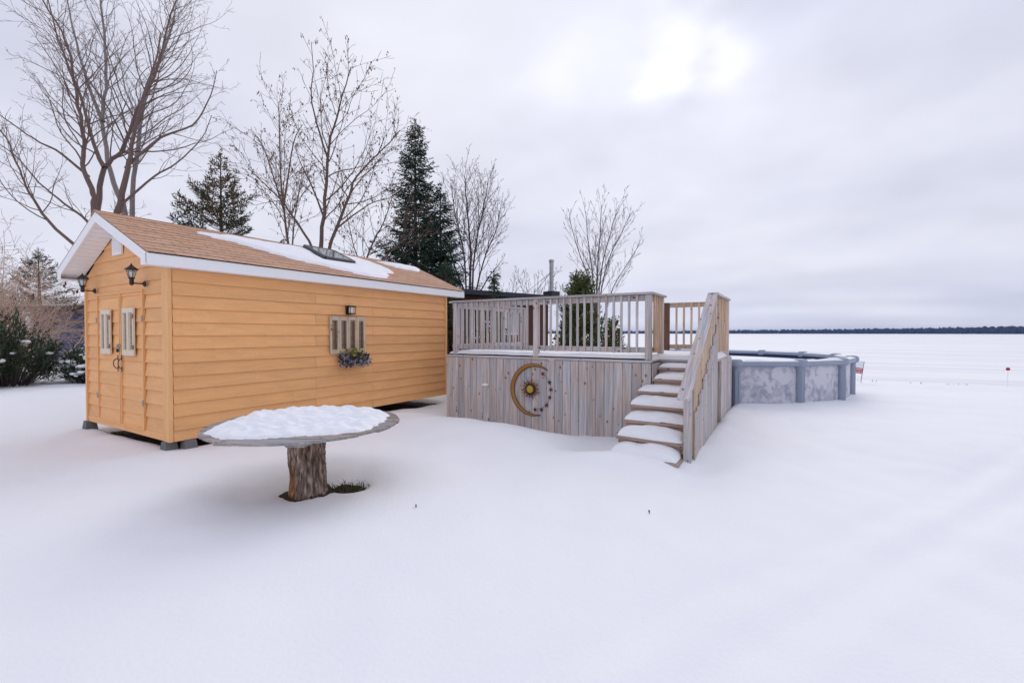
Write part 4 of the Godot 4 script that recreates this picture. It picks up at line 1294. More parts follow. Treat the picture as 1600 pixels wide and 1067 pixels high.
	tag(snow_pad("deck_snow", 210, 130, func(u: float, v: float) -> Vector3: return Vector3(lerpf(DL, -1.02, u), DY + 0.001, lerpf(DZ - 0.02, -9.9, v)), th, Vector3.UP), "flat layer of snow covering the deck floor behind the railing", "snow")
	var names := ["topmost", "second", "third", "fourth", "fifth", "sixth", "lowest"]
	for k in 7:
		var xa := -1.80 if k < 2 else -1.96
		var xb := -1.135
		var amp := 0.040 + 0.008 * k
		var at := func(u: float, v: float) -> Vector3: return Vector3(lerpf(xa, xb, u), ty[k] + 0.002 + (0.006 if k < 5 else 0.0) * (0.5 - u), lerpf(tz[k] - 0.012, tz[k] - 0.31, v))
		var tk := func(u: float, v: float) -> float:
			var du := (u - (0.5 if k < 3 else 0.47)) * 2.04
			if k < 3: du *= 0.99
			var e := (1.0 - pow(absf(du), 5.0 if k < 4 else 3.0)) * clampf((v - 0.02 + 0.05 * na.get_noise_2d(u * 4.0 + k * 7.0, 1.0)) / 0.30, 0, 1)
			if e <= 0.0: return 0.0
			return amp * [1.0, 1.1, 0.85, 1.15, 0.9, 1.2, 1.0][k] * pow(e, [0.42, 0.5, 0.6, 0.42, 0.55, 0.45, 0.5][k]) * (1.0 + 0.38 * na.get_noise_2d(u * 3.0 + k * 3.1, v * 2.0)) + 0.03 * v
		tag(snow_pad("step_snow", 46, 22, at, tk, Vector3.UP), "snow cushion on the %s stair tread" % names[k], "snow", "snow on the stair treads")
	# clump of snow stuck to the skirt
	mb = MB.new()
	mb.sheet(17, 11, func(i: int, j: int) -> Vector3:
		var a := PI * j / 10.0
		var b := TAU * i / 16.0
		var r := 0.055 * (1.0 + 0.3 * na.get_noise_2d(i * 3.0, j * 4.0))
		return Vector3(-4.87 + cos(b) * sin(a) * r * 1.3, 0.55 + cos(a) * r * 0.5, -6.985 + sin(b) * sin(a) * 0.03), Vector3.ZERO, null, Vector3(-4.87, 0.55, -6.985))
	tag(obj("snow_clump", mb, M.snow), "small clump of snow stuck to skirt boards left of the moon ornament", "snow")

func wall_art() -> void:
	rng.seed = 5
	var t := thing("sun_moon_ornament", "gold crescent moon with copper sun and red stars hung on deck skirt", "wall ornament", Vector3(-3.86, 0.52, DZ + 0.006))
	# crescent: convex section swept between two arcs
	var mb := MB.new()
	var na_ := 64
	mb.sheet(na_, 9, func(i: int, j: int) -> Vector3:
		var q := i / float(na_ - 1)
		var a := lerpf(deg_to_rad(50), deg_to_rad(289), q)
		var w := 0.078 * pow(sin(PI * q), 0.75) + 0.002
		var s := j / 8.0
		var r := 0.4525 - w * s
		return Vector3(cos(a) * r, sin(a) * r, 0.012 + 0.030 * sin(PI * s) * (w / 0.08)), Vector3.BACK)
	obj("crescent", mb, M.gold, t)
	mb = MB.new()
	for e in [0.0, 1.0]:
		var p := PackedVector3Array()
		var r := PackedFloat32Array()
		for i in 50:
			var q := i / 49.0
			var a := lerpf(deg_to_rad(50), deg_to_rad(289), q)
			var w := 0.078 * pow(sin(PI * q), 0.75) + 0.002
			p.append(Vector3(cos(a) * (0.4525 - w * e), sin(a) * (0.4525 - w * e), 0.012))
			r.append(0.006 if e > 0.5 else 0.004)
		mb.tube(p, r, 6)
	obj("crescent_edge", mb, M.copper_dark, t)
	# sun
	var c := Vector3(-0.046, 0.01, 0.02)
	mb = MB.new()
	mb.lathe([Vector2(0.066, 0.018), Vector2(0.058, 0.03), Vector2(0.035, 0.038), Vector2(0.0, 0.040)], 24, Transform3D(Basis(Vector3.RIGHT, Vector3.BACK, Vector3.DOWN), c), true)
	obj("sun_disc", mb, M.sun_yellow, t)
	mb = MB.new()
	mb.lathe([Vector2(0.105, 0.0), Vector2(0.095, 0.014), Vector2(0.075, 0.02), Vector2(0.062, 0.014)], 24, Transform3D(Basis(Vector3.RIGHT, Vector3.BACK, Vector3.DOWN), c), true)
	obj("sun_ring", mb, M.copper_dark, t)
	for k in 14:
		mb = MB.new()
		mb.tint = grey(0.45, 1.0)
		var a := TAU * k / 14.0 + 0.1
		var d := Vector3(cos(a), sin(a), 0)
		var s := Vector3(-d.y, d.x, 0)
		var l := 0.075 + 0.03 * (k % 2) + rr(-0.01, 0.01)
		var zz := Vector3(0, 0, 0.012)
		var bend := s * rr(-0.02, 0.02)
		for e in [1.0, -1.0]:
			mb.tri(c + d * 0.088, c + d * (0.088 + l * 0.4) + s * 0.020 * e, c + d * (0.088 + l * 0.45) + zz, (Vector3.BACK + s * e * 0.5).normalized())
			mb.tri(c + d * (0.088 + l * 0.4) + s * 0.020 * e, c + d * (0.088 + l) + bend, c + d * (0.088 + l * 0.45) + zz, (Vector3.BACK + s * e * 0.5).normalized())
		obj("sun_ray", mb, M.petal, t)
	# fine wires that tie sun and stars to the moon
	mb = MB.new()
	for k in 18:
		var a := TAU * k / 18.0 + rr(-0.1, 0.1)
		var d := Vector3(cos(a), sin(a), 0)
		mb.tube(PackedVector3Array([c + d * 0.1 - Vector3(0, 0, 0.01), c + d * rr(0.20, 0.27) - Vector3(0, 0, 0.012)]), PackedFloat32Array([0.0022, 0.0012]), 4)
	var arc := PackedVector3Array()
	var ar := PackedFloat32Array()
	for i in 40:
		var a := lerpf(deg_to_rad(-78), deg_to_rad(52), i / 39.0)
		arc.append(Vector3(cos(a) * 0.345 + 0.005, sin(a) * 0.345, 0.008))
		ar.append(0.003)
	mb.tube(arc, ar, 4)
	obj("wire", mb, M.copper_dark, t)
	for p in [Vector2(-3.668, 0.808), Vector2(-3.54, 0.667), Vector2(-3.515, 0.544), Vector2(-3.533, 0.412), Vector2(-3.594, 0.276), Vector2(-3.692, 0.191), Vector2(-3.817, 0.181)]:
		mb = MB.new()
		mb.tint = warm(0.6, 1.0, 0.1)
		var o := Vector3(p.x + 3.86, p.y - 0.52, 0.014)
		var rot := rr(0, TAU)
		for k in 10:
			var a0 := rot + TAU * k / 10.0
			var a1 := rot + TAU * (k + 1) / 10.0
			var r0 := 0.048 if k % 2 == 0 else 0.02
			var r1 := 0.02 if k % 2 == 0 else 0.048
			var am := (a0 + a1) * 0.5
			mb.tri(o + Vector3(0, 0, 0.014), o + Vector3(cos(a0) * r0, sin(a0) * r0, 0), o + Vector3(cos(a1) * r1, sin(a1) * r1, 0), Vector3(cos(am) * 0.4, sin(am) * 0.4, 1).normalized())
		obj("star", mb, M.star_red, t)

func pool() -> void:
	rng.seed = 8
	var t := thing("pool", "round above-ground pool with marbled grey-blue wall and slate blue posts", "swimming pool", POOL)
	var n := 16
	var top := 0.945
	var bot := -0.35
	var off := 1.20
	for k in n:
		var a0 := off + TAU * k / n
		var a1 := off + TAU * (k + 1) / n
		var mb := MB.new()
		var r := POOL_R - 0.045
		var sub := 6
		for i in sub:
			var b0 := lerpf(a0, a1, float(i) / sub)
			var b1 := lerpf(a0, a1, float(i + 1) / sub)
			var d0 := Vector3(cos(b0), 0, sin(b0))
			var d1 := Vector3(cos(b1), 0, sin(b1))
			var u0 := (k * 0.61 + 0.5 * i / sub) * 1.0
			var u1 := u0 + 0.5 / sub
			var nn := (d0 + d1).normalized()
			mb.quad(d0 * r + Vector3.UP * bot, d1 * r + Vector3.UP * bot, d1 * r + Vector3.UP * top, d0 * r + Vector3.UP * top, nn, Vector2(u0, 1), Vector2(u1, 1), Vector2(u1, 0), Vector2(u0, 0))
			mb.quad(d0 * (r - 0.01) + Vector3.UP * bot, d1 * (r - 0.01) + Vector3.UP * bot, d1 * (r - 0.01) + Vector3.UP * top, d0 * (r - 0.01) + Vector3.UP * top, -nn, Vector2(u0, 1), Vector2(u1, 1), Vector2(u1, 0), Vector2(u0, 0))
		obj("wall_panel", mb, M.pool_print, t)
		# top ledge between two posts: rolled outer lip
		mb = MB.new()
		var prof := [Vector2(0.055, -0.075), Vector2(0.075, -0.055), Vector2(0.08, -0.02), Vector2(0.068, 0.012), Vector2(0.04, 0.022), Vector2(-0.09, 0.020), Vector2(-0.105, -0.01), Vector2(-0.10, -0.05), Vector2(0.055, -0.075)]
		var p0 := Vector3(cos(a0), 0, sin(a0)) * POOL_R
		var p1 := Vector3(cos(a1), 0, sin(a1)) * POOL_R
		var out := ((p0 + p1) * 0.5).normalized()
		for i in prof.size() - 1:
			var q0: Vector2 = prof[i]
			var q1: Vector2 = prof[i + 1]
			var dd := (q1 - q0).normalized()
			var nn := out * dd.y - Vector3.UP * dd.x
			if i == 0: pass
			mb.quad(p0 + out * q0.x + Vector3.UP * (top + q0.y), p1 + out * q0.x + Vector3.UP * (top + q0.y), p1 + out * q1.x + Vector3.UP * (top + q1.y), p0 + out * q1.x + Vector3.UP * (top + q1.y), nn)
		obj("top_ledge", mb, M.pool_trim, t)
		# upright with a flared rounded cap
		mb = MB.new()
		var dr := Vector3(cos(a0), 0, sin(a0))
		var tg := Vector3(-dr.z, 0, dr.x)
		var xf := Transform3D(Basis(tg * 1.0, Vector3.UP, dr * 0.8), dr * (POOL_R - 0.01))
		mb.lathe([Vector2(0.075, bot), Vector2(0.075, 0.72), Vector2(0.080, 0.80), Vector2(0.105, 0.88)], 18, xf, true)
		# two grooves down the face
		for e in [-0.03, 0.03]:
			mb.tube(PackedVector3Array([xf * Vector3(e, bot, 0.07), xf * Vector3(e, 0.80, 0.07)]), PackedFloat32Array([0.010, 0.010]), 6)
		var up := obj("upright", mb, M.pool_trim, t)
		mb = MB.new()
		var xc := Transform3D(Basis(tg, Vector3.UP, dr * 1.15), dr * (POOL_R - 0.02))
		mb.lathe([Vector2(0.098, 0.86), Vector2(0.118, 0.89), Vector2(0.122, 0.94), Vector2(0.112, 0.98), Vector2(0.080, 1.005), Vector2(0.0, 1.012)], 18, xc, true)
		obj("cap", mb, M.pool_trim, up)
	var mb := MB.new()
	mb.lathe([Vector2(POOL_R - 0.10, top - 0.03), Vector2(POOL_R - 0.115, 0.3)], 64, Transform3D.IDENTITY, true)
	obj("liner", mb, M.pool_liner, t)
	mb = MB.new()
	mb.sheet(65, 22, func(i: int, j: int) -> Vector3:
		var a := TAU * i / 64.0
		var r := (POOL_R - 0.118) * j / 21.0
		return POOL + Vector3(cos(a) * r, 0.80 + 0.03 * na.get_noise_2d(cos(a) * r, sin(a) * r), sin(a) * r), Vector3.UP)
	tag(obj("pool_snow", mb, M.snow), "round field of snow filling the pool", "snow")
	# snow along the ledges
	var th := func(u: float, v: float) -> float:
		var e := minf(v, 1.0 - v) * 2.0
		var ph := fposmod(u * n, 1.0)
		var g := minf(ph, 1.0 - ph) * 14.0 - 0.9
		if g <= 0.0: return 0.0
		return 0.045 * sqrt(clampf(e, 0, 1)) * clampf(g, 0, 1) * (0.75 + 0.6 * na.get_noise_2d(u * 60.0, v)) 
	var at := func(u: float, v: float) -> Vector3:
		var k := floorf(minf(u, 0.99999) * n)
		var a0 := off + TAU * k / n
		var a1 := off + TAU * (k + 1) / n
		var p := (Vector3(cos(a0), 0, sin(a0)) * POOL_R).lerp(Vector3(cos(a1), 0, sin(a1)) * POOL_R, u * n - k)
		return POOL + p + p.normalized() * lerpf(-0.085, 0.072, v) + Vector3.UP * (top + 0.020)
	tag(snow_pad("pool_ledge_snow", 321, 7, at, th, Vector3.UP), "thin strip of snow lying along the pool's top ledge", "snow")

# ---------- stump table
func table() -> void:
	rng.seed = 31
	var t := thing("stump_table", "round wooden spool-top table standing on a thick bark-covered stump", "table", TABLE)
	var mb := MB.new()
	var cn := FastNoiseLite.new()
	cn.seed = 4; cn.frequency = 1.0; cn.fractal_octaves = 3
	var ns := 150
	var ny := 64
	mb.sheet(ns + 1, ny, func(i: int, j: int) -> Vector3:
		var a := TAU * (i % ns) / ns
		var y := lerpf(-0.25, 0.605, j / float(ny - 1))
		var w := cn.get_noise_3d(cos(a) * 2.2, y * 1.6, sin(a) * 2.2) * 0.14
		var f := cn.get_noise_3d(cos(a + w) * 10.0, y * 1.7 + 5.0, sin(a + w) * 10.0)
		var f2 := cn.get_noise_3d(cos(a + w) * 20.0, y * 4.0 + 15.0, sin(a + w) * 20.0)
		var ridge := 1.0 - absf(f) * 3.2
		var bare := sm(0.62, 0.9, cos(a - 1.95)) * (1.0 - sm(0.10, 0.36, y))
		var r := 0.150 + 0.05 * exp(-(y + 0.12) / 0.14) * 0.6 + 0.010 * cn.get_noise_3d(cos(a) * 1.0, y * 2.0, sin(a) * 1.0)
		r += (0.024 * clampf(ridge * 1.3, -0.5, 0.8) + 0.007 * f2) * (1.0 - bare) - 0.006 * bare
		return Vector3(cos(a) * r, y, sin(a) * r), Vector3.ZERO, null, Vector3.ZERO, Vector3(1, 0, 1))
	# lay the bark texture round the trunk
	for i in mb.v.size():
		var p := mb.v[i]
		var a := atan2(p.z, p.x)
		mb.t[i] = Vector2((i % (ns + 1)) / float(ns) * 1.0, p.y * 0.8)
		var bare := sm(0.62, 0.9, cos(a - 1.95)) * (1.0 - sm(0.10, 0.36, p.y))
		mb.c[i] = Color(0.80, 0.74, 0.70).lerp(Color(0.80, 0.44, 0.20), bare)
	var st := obj("stump", mb, M.stump_bark, t)
	# spool top: planks cut to a circle
	var rad := 0.855
	var dirn := Vector3(0.89, 0, -0.455).normalized().rotated(Vector3.UP, 0.0)
	var side := dirn.cross(Vector3.UP)
	var n := 9
	var pw := 2.0 * rad / n
	for k in n:
		var s0 := -rad + pw * k + 0.004
		var s1 := -rad + pw * (k + 1) - 0.004
		var rk := rad + rr(-0.012, 0.008)
		var pts := []
		for i in 9:
			var s := lerpf(s0, s1, i / 8.0)
			pts.append(Vector2(sqrt(maxf(rk * rk - s * s, 0.004)), s))
		for i in 9:
			var s := lerpf(s1, s0, i / 8.0)
			pts.append(Vector2(-sqrt(maxf(rk * rk - s * s, 0.004)), s))
		mb = MB.new()
		mb.tint = warm(0.36, 0.60, 0.04)
		var uo := uvr(1.8)
		var y0 := 0.634 + rr(-0.003, 0.003)
		var y1 := y0 + 0.020
		var tp := PackedVector3Array()
		var bp := PackedVector3Array()
		for p in pts:
			tp.append(dirn * p.x + side * p.y + Vector3.UP * y1)
			bp.append(dirn * p.x + side * p.y + Vector3.UP * y0)
		var uf := func(q: Vector3) -> Vector2: return Vector2(q.dot(dirn) + 0.9, q.dot(side)) + uo
		mb.poly(tp, Vector3.UP, uf)
		mb.poly(bp, Vector3.DOWN, uf)
		for i in pts.size():
			var j := (i + 1) % pts.size()
			var o := (tp[i] + tp[j]) * 0.5
			var e := tp[j] - tp[i]
			var nn := e.cross(Vector3.UP).normalized()
			if nn.dot(o - (side * (s0 + s1) * 0.5 + Vector3.UP * y1)) < 0.0: nn = -nn
			mb.quad(tp[i], tp[j], bp[j], bp[i], nn, uf.call(tp[i]), uf.call(tp[j]), uf.call(bp[j]), uf.call(bp[i]))
		obj("plank", mb, M.wood, t)
	for q in [[-0.30, 0.735], [0.30, 0.74], [0.0, 0.5]]:
		mb = MB.new()
		mb.tint = Color(0.7, 0.66, 0.62)
		mb.bar(side * -q[1] + dirn * q[0] + Vector3.UP * 0.617, side * q[1] + dirn * q[0] + Vector3.UP * 0.617, 0.16, 0.032, Vector3.UP, 0.004, uvr(1.5))
		obj("batten", mb, M.wood, t)
	# lumpy snow on the top
	var th := func(u: float, v: float) -> float:
		var x := (u - 0.5) * 1.7
		var z := (v - 0.5) * 1.7
		var p := dirn * x + side * z
		var d := Vector2(x, z).length()
		var a := atan2(z, x)
		var edge := 0.795 + 0.055 * na.get_noise_2d(cos(a) * 5.0, sin(a) * 5.0) + 0.02 * nb.get_noise_2d(cos(a) * 16.0, sin(a) * 16.0)
		# the front and the left rim lie bare
		edge -= 0.17 * exp(-pow(angle_difference(a, 1.25) / 0.55, 2.0)) + 0.10 * exp(-pow(angle_difference(a, 3.1) / 0.5, 2.0)) + 0.08 * exp(-pow(angle_difference(a, -0.1) / 0.4, 2.0))
		var e := edge - d
		if e <= 0.0: return 0.0
		var rip := nb.get_noise_2d((p.x - p.z) * 5.5, (p.x + p.z) * 13.0)
		return (0.044 + 0.042 * rip + 0.012 * na.get_noise_2d(x * 3.0, z * 3.0)) * pow(clampf(e / 0.15, 0, 1), 0.55)
	tag(snow_pad("table_snow", 110, 110, func(u: float, v: float) -> Vector3: return TABLE + dirn * (u - 0.5) * 1.7 + side * (v - 0.5) * 1.7 + Vector3.UP * 0.658, th, Vector3.UP), "lumpy rippled snow lying on the round stump table", "snow")

# ---------- small things in the yard
func small_things() -> void:
	rng.seed = 61
	# lawn sign behind the pool
	var at := Vector3(1.56, -0.02, -16.9)
	var t := thing("lawn_sign", "small white and red lawn sign leaning in the snow behind the pool", "sign", at)
	var bs := Basis(Vector3.UP, deg_to_rad(31.5)) * Basis(Vector3.BACK, deg_to_rad(-9.0))
	var mb := MB.new()
	t.scale = Vector3.ONE * 0.85
	mb.box(bs * Vector3(0, 0.62, 0), Vector3(0.27, 0.44, 0.012), bs, 0.002)
	obj("panel", mb, M.sign_white, t)
	mb = MB.new()
	mb.box(bs * Vector3(0, 0.50, 0.0085), Vector3(0.262, 0.19, 0.005), bs, 0.001)
	var band := obj("red_band", mb, M.sign_red, t)
	var font := SystemFont.new()
	font.font_names = PackedStringArray(["Droid Sans"])
	font.font_weight = 700
	for q in [["FENCE", 0.545], ["5-4254", 0.455]]:
		var tm := TextMesh.new()
		tm.font = font
		tm.text = q[0]
		tm.font_size = 32
		tm.pixel_size = 0.0022
		tm.depth = 0.002
		tm.curve_step = 2.0
		var mi := MeshInstance3D.new()
		mi.name = numbered("lettering", band)
		mi.mesh = tm
		mi.material_override = M.sign_white
		mi.transform = Transform3D(bs, bs * Vector3(0, q[1], 0.013))
		band.add_child(mi, true)
	mb = MB.new()
	mb.tube(PackedVector3Array([bs * Vector3(0.145, -0.35, 0), bs * Vector3(0.145, 0.84, 0)]), PackedFloat32Array([0.010, 0.010]), 6, true)
	obj("stake", mb, M.bronze_frame, t)
	# red disc marker on a thin rod at the shore
	t = thing("shore_marker", "red disc marker on a thin white rod at the snowy shore", "marker", Vector3(5.18, -0.1, -18.6))
	mb = MB.new()
	mb.tube(PackedVector3Array([Vector3(0, -0.3, 0), Vector3(0.02, 0.55, 0)]), PackedFloat32Array([0.008, 0.008]), 6)
	obj("rod", mb, M.white, t)
	mb = MB.new()
	mb.lathe([Vector2(0, -0.02), Vector2(0.043, -0.02), Vector2(0.047, 0), Vector2(0.043, 0.02), Vector2(0, 0.02)], 18, Transform3D(Basis(Vector3.UP, deg_to_rad(-15)) * Basis(Vector3.RIGHT, Vector3.BACK, Vector3.DOWN), Vector3(0.02, 0.58, 0)))
	obj("disc", mb, M.marker_red, t)
	# tufts along the shore, two weeds in the yard
	for q in [[3.1, -17.6, 5, "sparse dead weed tuft on the shore, left of the red marker"], [3.9, -17.55, 10, "dark grass tuft poking from snow at the shore edge, between pool and marker"], [5.05, -18.3, 16, "dark grass tuft at the foot of the red shore marker"], [1.9, -17.6, 4, "faint weed tuft on the shore nearest the lawn sign"]]:
		mb = MB.new()
		for k in q[2]:
			var p := Vector3(rr(-0.28, 0.28), 0.0, rr(-0.05, 0.05))
			var d := Vector3(rr(-0.5, 0.5), 1, rr(-0.3, 0.3)).normalized()
			mb.tube(PackedVector3Array([p - d * 0.1, p + d * rr(0.02, 0.09)]), PackedFloat32Array([0.014, 0.003]), 4)
		var o := obj("grass_tuft", mb, M.bark_dark)
		o.position = Vector3(q[0], ground_height(q[0], q[1]), q[1])
		tag(o, q[3], "grass tuft", "dead tufts along the shore")
	for q in [[-2.64, -2.794, "tiny dark weed tip poking through snow in front of the deck"], [-1.008, -3.811, "tiny brown weed tip poking through snow before the stairs"]]:
		mb = MB.new()
		for k in 3:
			var d := Vector3(rr(-0.4, 0.4), 1, rr(-0.4, 0.4)).normalized()
			mb.tube(PackedVector3Array([Vector3(0, -0.03, 0), d * 0.012, d * rr(0.02, 0.03)]), PackedFloat32Array([0.003, 0.003, 0.005]), 5)
		var o := obj("weed_tip", mb, M.dead_leaf)
		o.position = Vector3(q[0], ground_height(q[0], q[1]), q[1])
		tag(o, q[2], "weed", "weed tips in the snow")

# ---------- buildings behind
func cabin() -> void:
	rng.seed = 71
	var a := Vector3(-9.60, 0, -12.2)
	var d := Vector3(-8.15, 0, -16.55) - a
	var l := d.length()
	d /= l
	var out := Vector3(-d.z, 0, d.x)
	if out.x < 0: out = -out
	var t := thing("cabin", "low brown board cabin with thin navy roof edge behind the deck", "cabin", a)
	var bs := Basis(d, Vector3.UP, d.cross(Vector3.UP))
	var mb := MB.new()
	mb.box(d * l * 0.5 - out * 2.5 + Vector3.UP * 1.2, Vector3(l - 0.2, 3.2, 4.4), bs, 0.01)
	obj("wall", mb, M.cabin_wall, t)
	var n := 20
	for k in n:
		mb = MB.new()
		mb.tint = warm(0.6, 1.0, 0.05)
		mb.box(d * (0.1 + (l - 0.2) * (k + 0.5) / n) - out * 0.285 + Vector3.UP * 1.2, Vector3((l - 0.2) / n - 0.012, 3.2, 0.03), bs, 0.004, uvr(3.2))
		obj("wall_board", mb, M.cabin_wall, t)
	mb = MB.new()
	mb.box(d * l * 0.5 - out * 2.4 + Vector3.UP * 2.90, Vector3(l, 0.17, 5.0), bs, 0.01)
	obj("roof", mb, M.navy, t)
	mb = MB.new()
	mb.box(d * 2.55 - out * 0.262 + Vector3.UP * 1.92, Vector3(0.64, 0.95, 0.05), bs, 0.004)
	var w := obj("window_frame", mb, M.white, t)
	mb = MB.new()
	mb.box(d * 2.55 - out * 0.234 + Vector3.UP * 1.92, Vector3(0.52, 0.82, 0.012), bs, 0.001)
	obj("pane", mb, M.window_pane, w)
	# stove pipe on a dark curb, with stays
	var c := Vector3(-7.85, 2.95, -16.35) - a - out * 0.45 + d * 0.0
	mb = MB.new()
	mb.box(c + Vector3.UP * 0.10, Vector3(0.48, 0.22, 0.48), bs, 0.01)
	var curb := obj("chimney_curb", mb, M.navy, t)
	mb = MB.new()
	mb.lathe([Vector2(0.13, 0.20), Vector2(0.115, 0.28), Vector2(0.085, 0.30), Vector2(0.085, 1.36), Vector2(0.105, 1.38), Vector2(0.105, 1.46), Vector2(0.08, 1.48), Vector2(0, 1.48)], 18, Transform3D(Basis.IDENTITY, c), true)
	for y in [0.55, 0.95]:
		mb.lathe([Vector2(0.085, y), Vector2(0.095, y + 0.005), Vector2(0.095, y + 0.03), Vector2(0.085, y + 0.035)], 18, Transform3D(Basis.IDENTITY, c), true)
	obj("stove_pipe", mb, M.galvanised, curb)
	mb = MB.new()
	for e in [d * -1.4 + Vector3.UP * 0.06, out * -1.2 + Vector3.UP * 0.06]:
		mb.tube(PackedVector3Array([c + Vector3.UP * 1.0, c + e]), PackedFloat32Array([0.012, 0.012]), 5)
	obj("stay", mb, M.galvanised, curb)

func blue_shed() -> void:
	rng.seed = 72
	var a := Vector3(-28.3, 0, -6.1)
	var d := (Vector3(-24.2, 0, -7.15) - a)
	var l := d.length()
	d /= l
	var out := Vector3(-d.z, 0, d.x)
	if out.z < 0: out = -out
	var t := thing("blue_shed", "dark blue boarded shed with snowy dark roof beyond the left hedge", "shed", a)
	var bs := Basis(d, Vector3.UP, d.cross(Vector3.UP))
	var mb := MB.new()
	mb.box(d * l * 0.5 - out * 1.6 + Vector3.UP * 1.1, Vector3(l - 0.05, 3.0, 3.0), bs, 0.01)
	obj("wall", mb, M.blue_siding, t)
	for k in 11:
		mb = MB.new()
		mb.tint = grey(0.8, 1.0)
		mb.box(d * l * 0.5 - out * 0.085 + Vector3.UP * (0.05 + k * 0.225), Vector3(l, 0.218, 0.03), bs * Basis(Vector3.RIGHT, -0.05), 0.004)
		obj("siding_plank", mb, M.blue_siding, t)
	mb = MB.new()
	mb.box(d * 0.05 - out * 0.05 + Vector3.UP * 1.1, Vector3(0.14, 2.9, 0.06), bs, 0.004)
	obj("corner_board", mb, M.white, t)
	mb = MB.new()
	mb.box(d * (l * 0.5 - 0.6) - out * 1.4 + Vector3.UP * 2.56, Vector3(l + 1.8, 0.16, 3.6), bs, 0.01)
	obj("roof", mb, M.navy, t)
	mb = MB.new()
	mb.box(d * (l * 0.5 - 0.6) - out * 1.5 + Vector3.UP * 2.68, Vector3(l + 1.7, 0.07, 3.3), bs, 0.03)
	tag(obj("blue_shed_snow", mb, M.snow), "thin snow on the roof of the dark blue shed", "snow").position = a

# ---------- trees
func tree_params(seg: float, wig: float, up: float, dens: float, ratio: float, ang: float, thin: float) -> Dictionary:
	return {"seg": seg, "wig": wig, "up": up, "dens": dens, "ratio": ratio, "ang": ang, "thin": thin}

func rand_dir() -> Vector3:
	var z := rr(-1, 1)
	var a := rr(0, TAU)
	var s := sqrt(1.0 - z * z)
	return Vector3(s * cos(a), z, s * sin(a))

func smooth_line(p: PackedVector3Array, per: int, wob: float) -> PackedVector3Array:
	var o := PackedVector3Array()
	for i in p.size() - 1:
		var a := p[maxi(i - 1, 0)]
		var d := p[mini(i + 2, p.size() - 1)]
		for k in per:
			var q := p[i].cubic_interpolate(p[i + 1], a, d, float(k) / per)
			o.append(q + rand_dir() * wob * (1.0 if i + k > 0 else 0.0))
	o.append(p[p.size() - 1])
	return o

# a branch that grows from p along d; children on it; finer ones go into `fine`; twig ends are collected for leaves
func branch(big: MB, fine: MB, p: Vector3, d: Vector3, l: float, r: float, level: int, q: Dictionary, ends: Array) -> void:
	var n := clampi(int(l / q.seg), 2, 12)
	var st := l / n
	var pts := PackedVector3Array([p])
	var rad := PackedFloat32Array([r])
	var cur := d
	for i in n:
		cur = (cur + rand_dir() * q.wig + Vector3.UP * q.up).normalized()
		p += cur * st
		pts.append(p)
		rad.append(maxf(r * (1.0 - 0.85 * (i + 1.0) / n), q.thin))
	if r > 0.014: big.tube(pts, rad, 5)
	else: fine.tube(pts, rad, 3)
	if level <= 0:
		ends.append(pts)
		return
	offshoots(big, fine, pts, rad, l, 0.18, level, q, ends)

func offshoots(big: MB, fine: MB, pts: PackedVector3Array, rad: PackedFloat32Array, l: float, from: float, level: int, q: Dictionary, ends: Array) -> void:
	var n := pts.size() - 1
	var m := maxi(2, int(l * q.dens * (1.0 if level > 1 else 1.7)))
	var az := rr(0, TAU)
	for k in m:
		var f: float = from + (1.0 - from) * (k + rr(0.1, 0.9)) / m
		var at := f * n
		var i := mini(int(at), n - 1)
		var p := pts[i].lerp(pts[i + 1], at - i)
		var ax := (pts[i + 1] - pts[i]).normalized()
		az += 2.4 + rr(-0.5, 0.5)
		var s := ax.cross(Vector3(0.3, 0.1, 0.9)).normalized().rotated(ax, az)
		var an: float = q.ang * rr(0.75, 1.25)
		var d := (ax * cos(an) + s * sin(an)).normalized()
		var cl: float = clampf(l * q.ratio * rr(0.6, 1.15) * (1.15 - 0.75 * f), 0.12, 3.4)
		if level == 1: cl = minf(cl, 0.85)
		branch(big, fine, p, d, cl, clampf(rad[i] * 0.45, q.thin, 0.0025 + cl * 0.007), level - 1, q, ends)

func bare_tree(called: String, label: String, group: String, stems: Array, m: Material, q: Dictionary, seed_: int, level := 2, leaves := 0) -> void:
	# stems: [points, root radius, tip radius]
	rng.seed = seed_
	var root: Vector3 = stems[0][0][0]
	root.y = 0.0
	var t := thing(called, label, "tree", root, group)
	var fine := MB.new()
	var first := true
	var ends := []
	for s in stems:
		var src := PackedVector3Array()
		for p in s[0]: src.append(p - root)
		if s[0][0].y < 3.5 and s.size() > 3:
			src.insert(0, Vector3(s[3] * (src[0].x), -0.3, s[3] * src[0].z))
		var pts := smooth_line(src, 4, s[1] * 0.22)
		var rad := PackedFloat32Array()
		var l := 0.0
		for i in pts.size():
			rad.append(lerpf(s[1] * 0.95, s[2] * 0.8, pow(float(i) / (pts.size() - 1), 0.65)))
			if i: l += pts[i].distance_to(pts[i - 1])
		var big := MB.new()
		big.tube(pts, rad, 8)
		offshoots(big, fine, pts, rad, l, 0.42 if s.size() > 3 else 0.15, level, q, ends)
		obj("trunk" if first else "limb", big, m, t)
		first = false
	stuff(obj("twigs", fine, m, t))
	if leaves > 0:
		var mb := MB.new()
		for k in leaves:
			var e: PackedVector3Array = ends[rng.randi() % ends.size()]
			var p := e[rng.randi_range(0, e.size() - 1)]
			mb.tint = warm(0.55, 1.0, 0.08)
			for j in rng.randi_range(1, 3):
				leaf(mb, p + rand_dir() * 0.04, (Vector3.DOWN + rand_dir() * 0.6).normalized(), rr(0.05, 0.10), rr(0.010, 0.020))
		stuff(obj("dead_leaves", mb, M.dead_leaf, t))

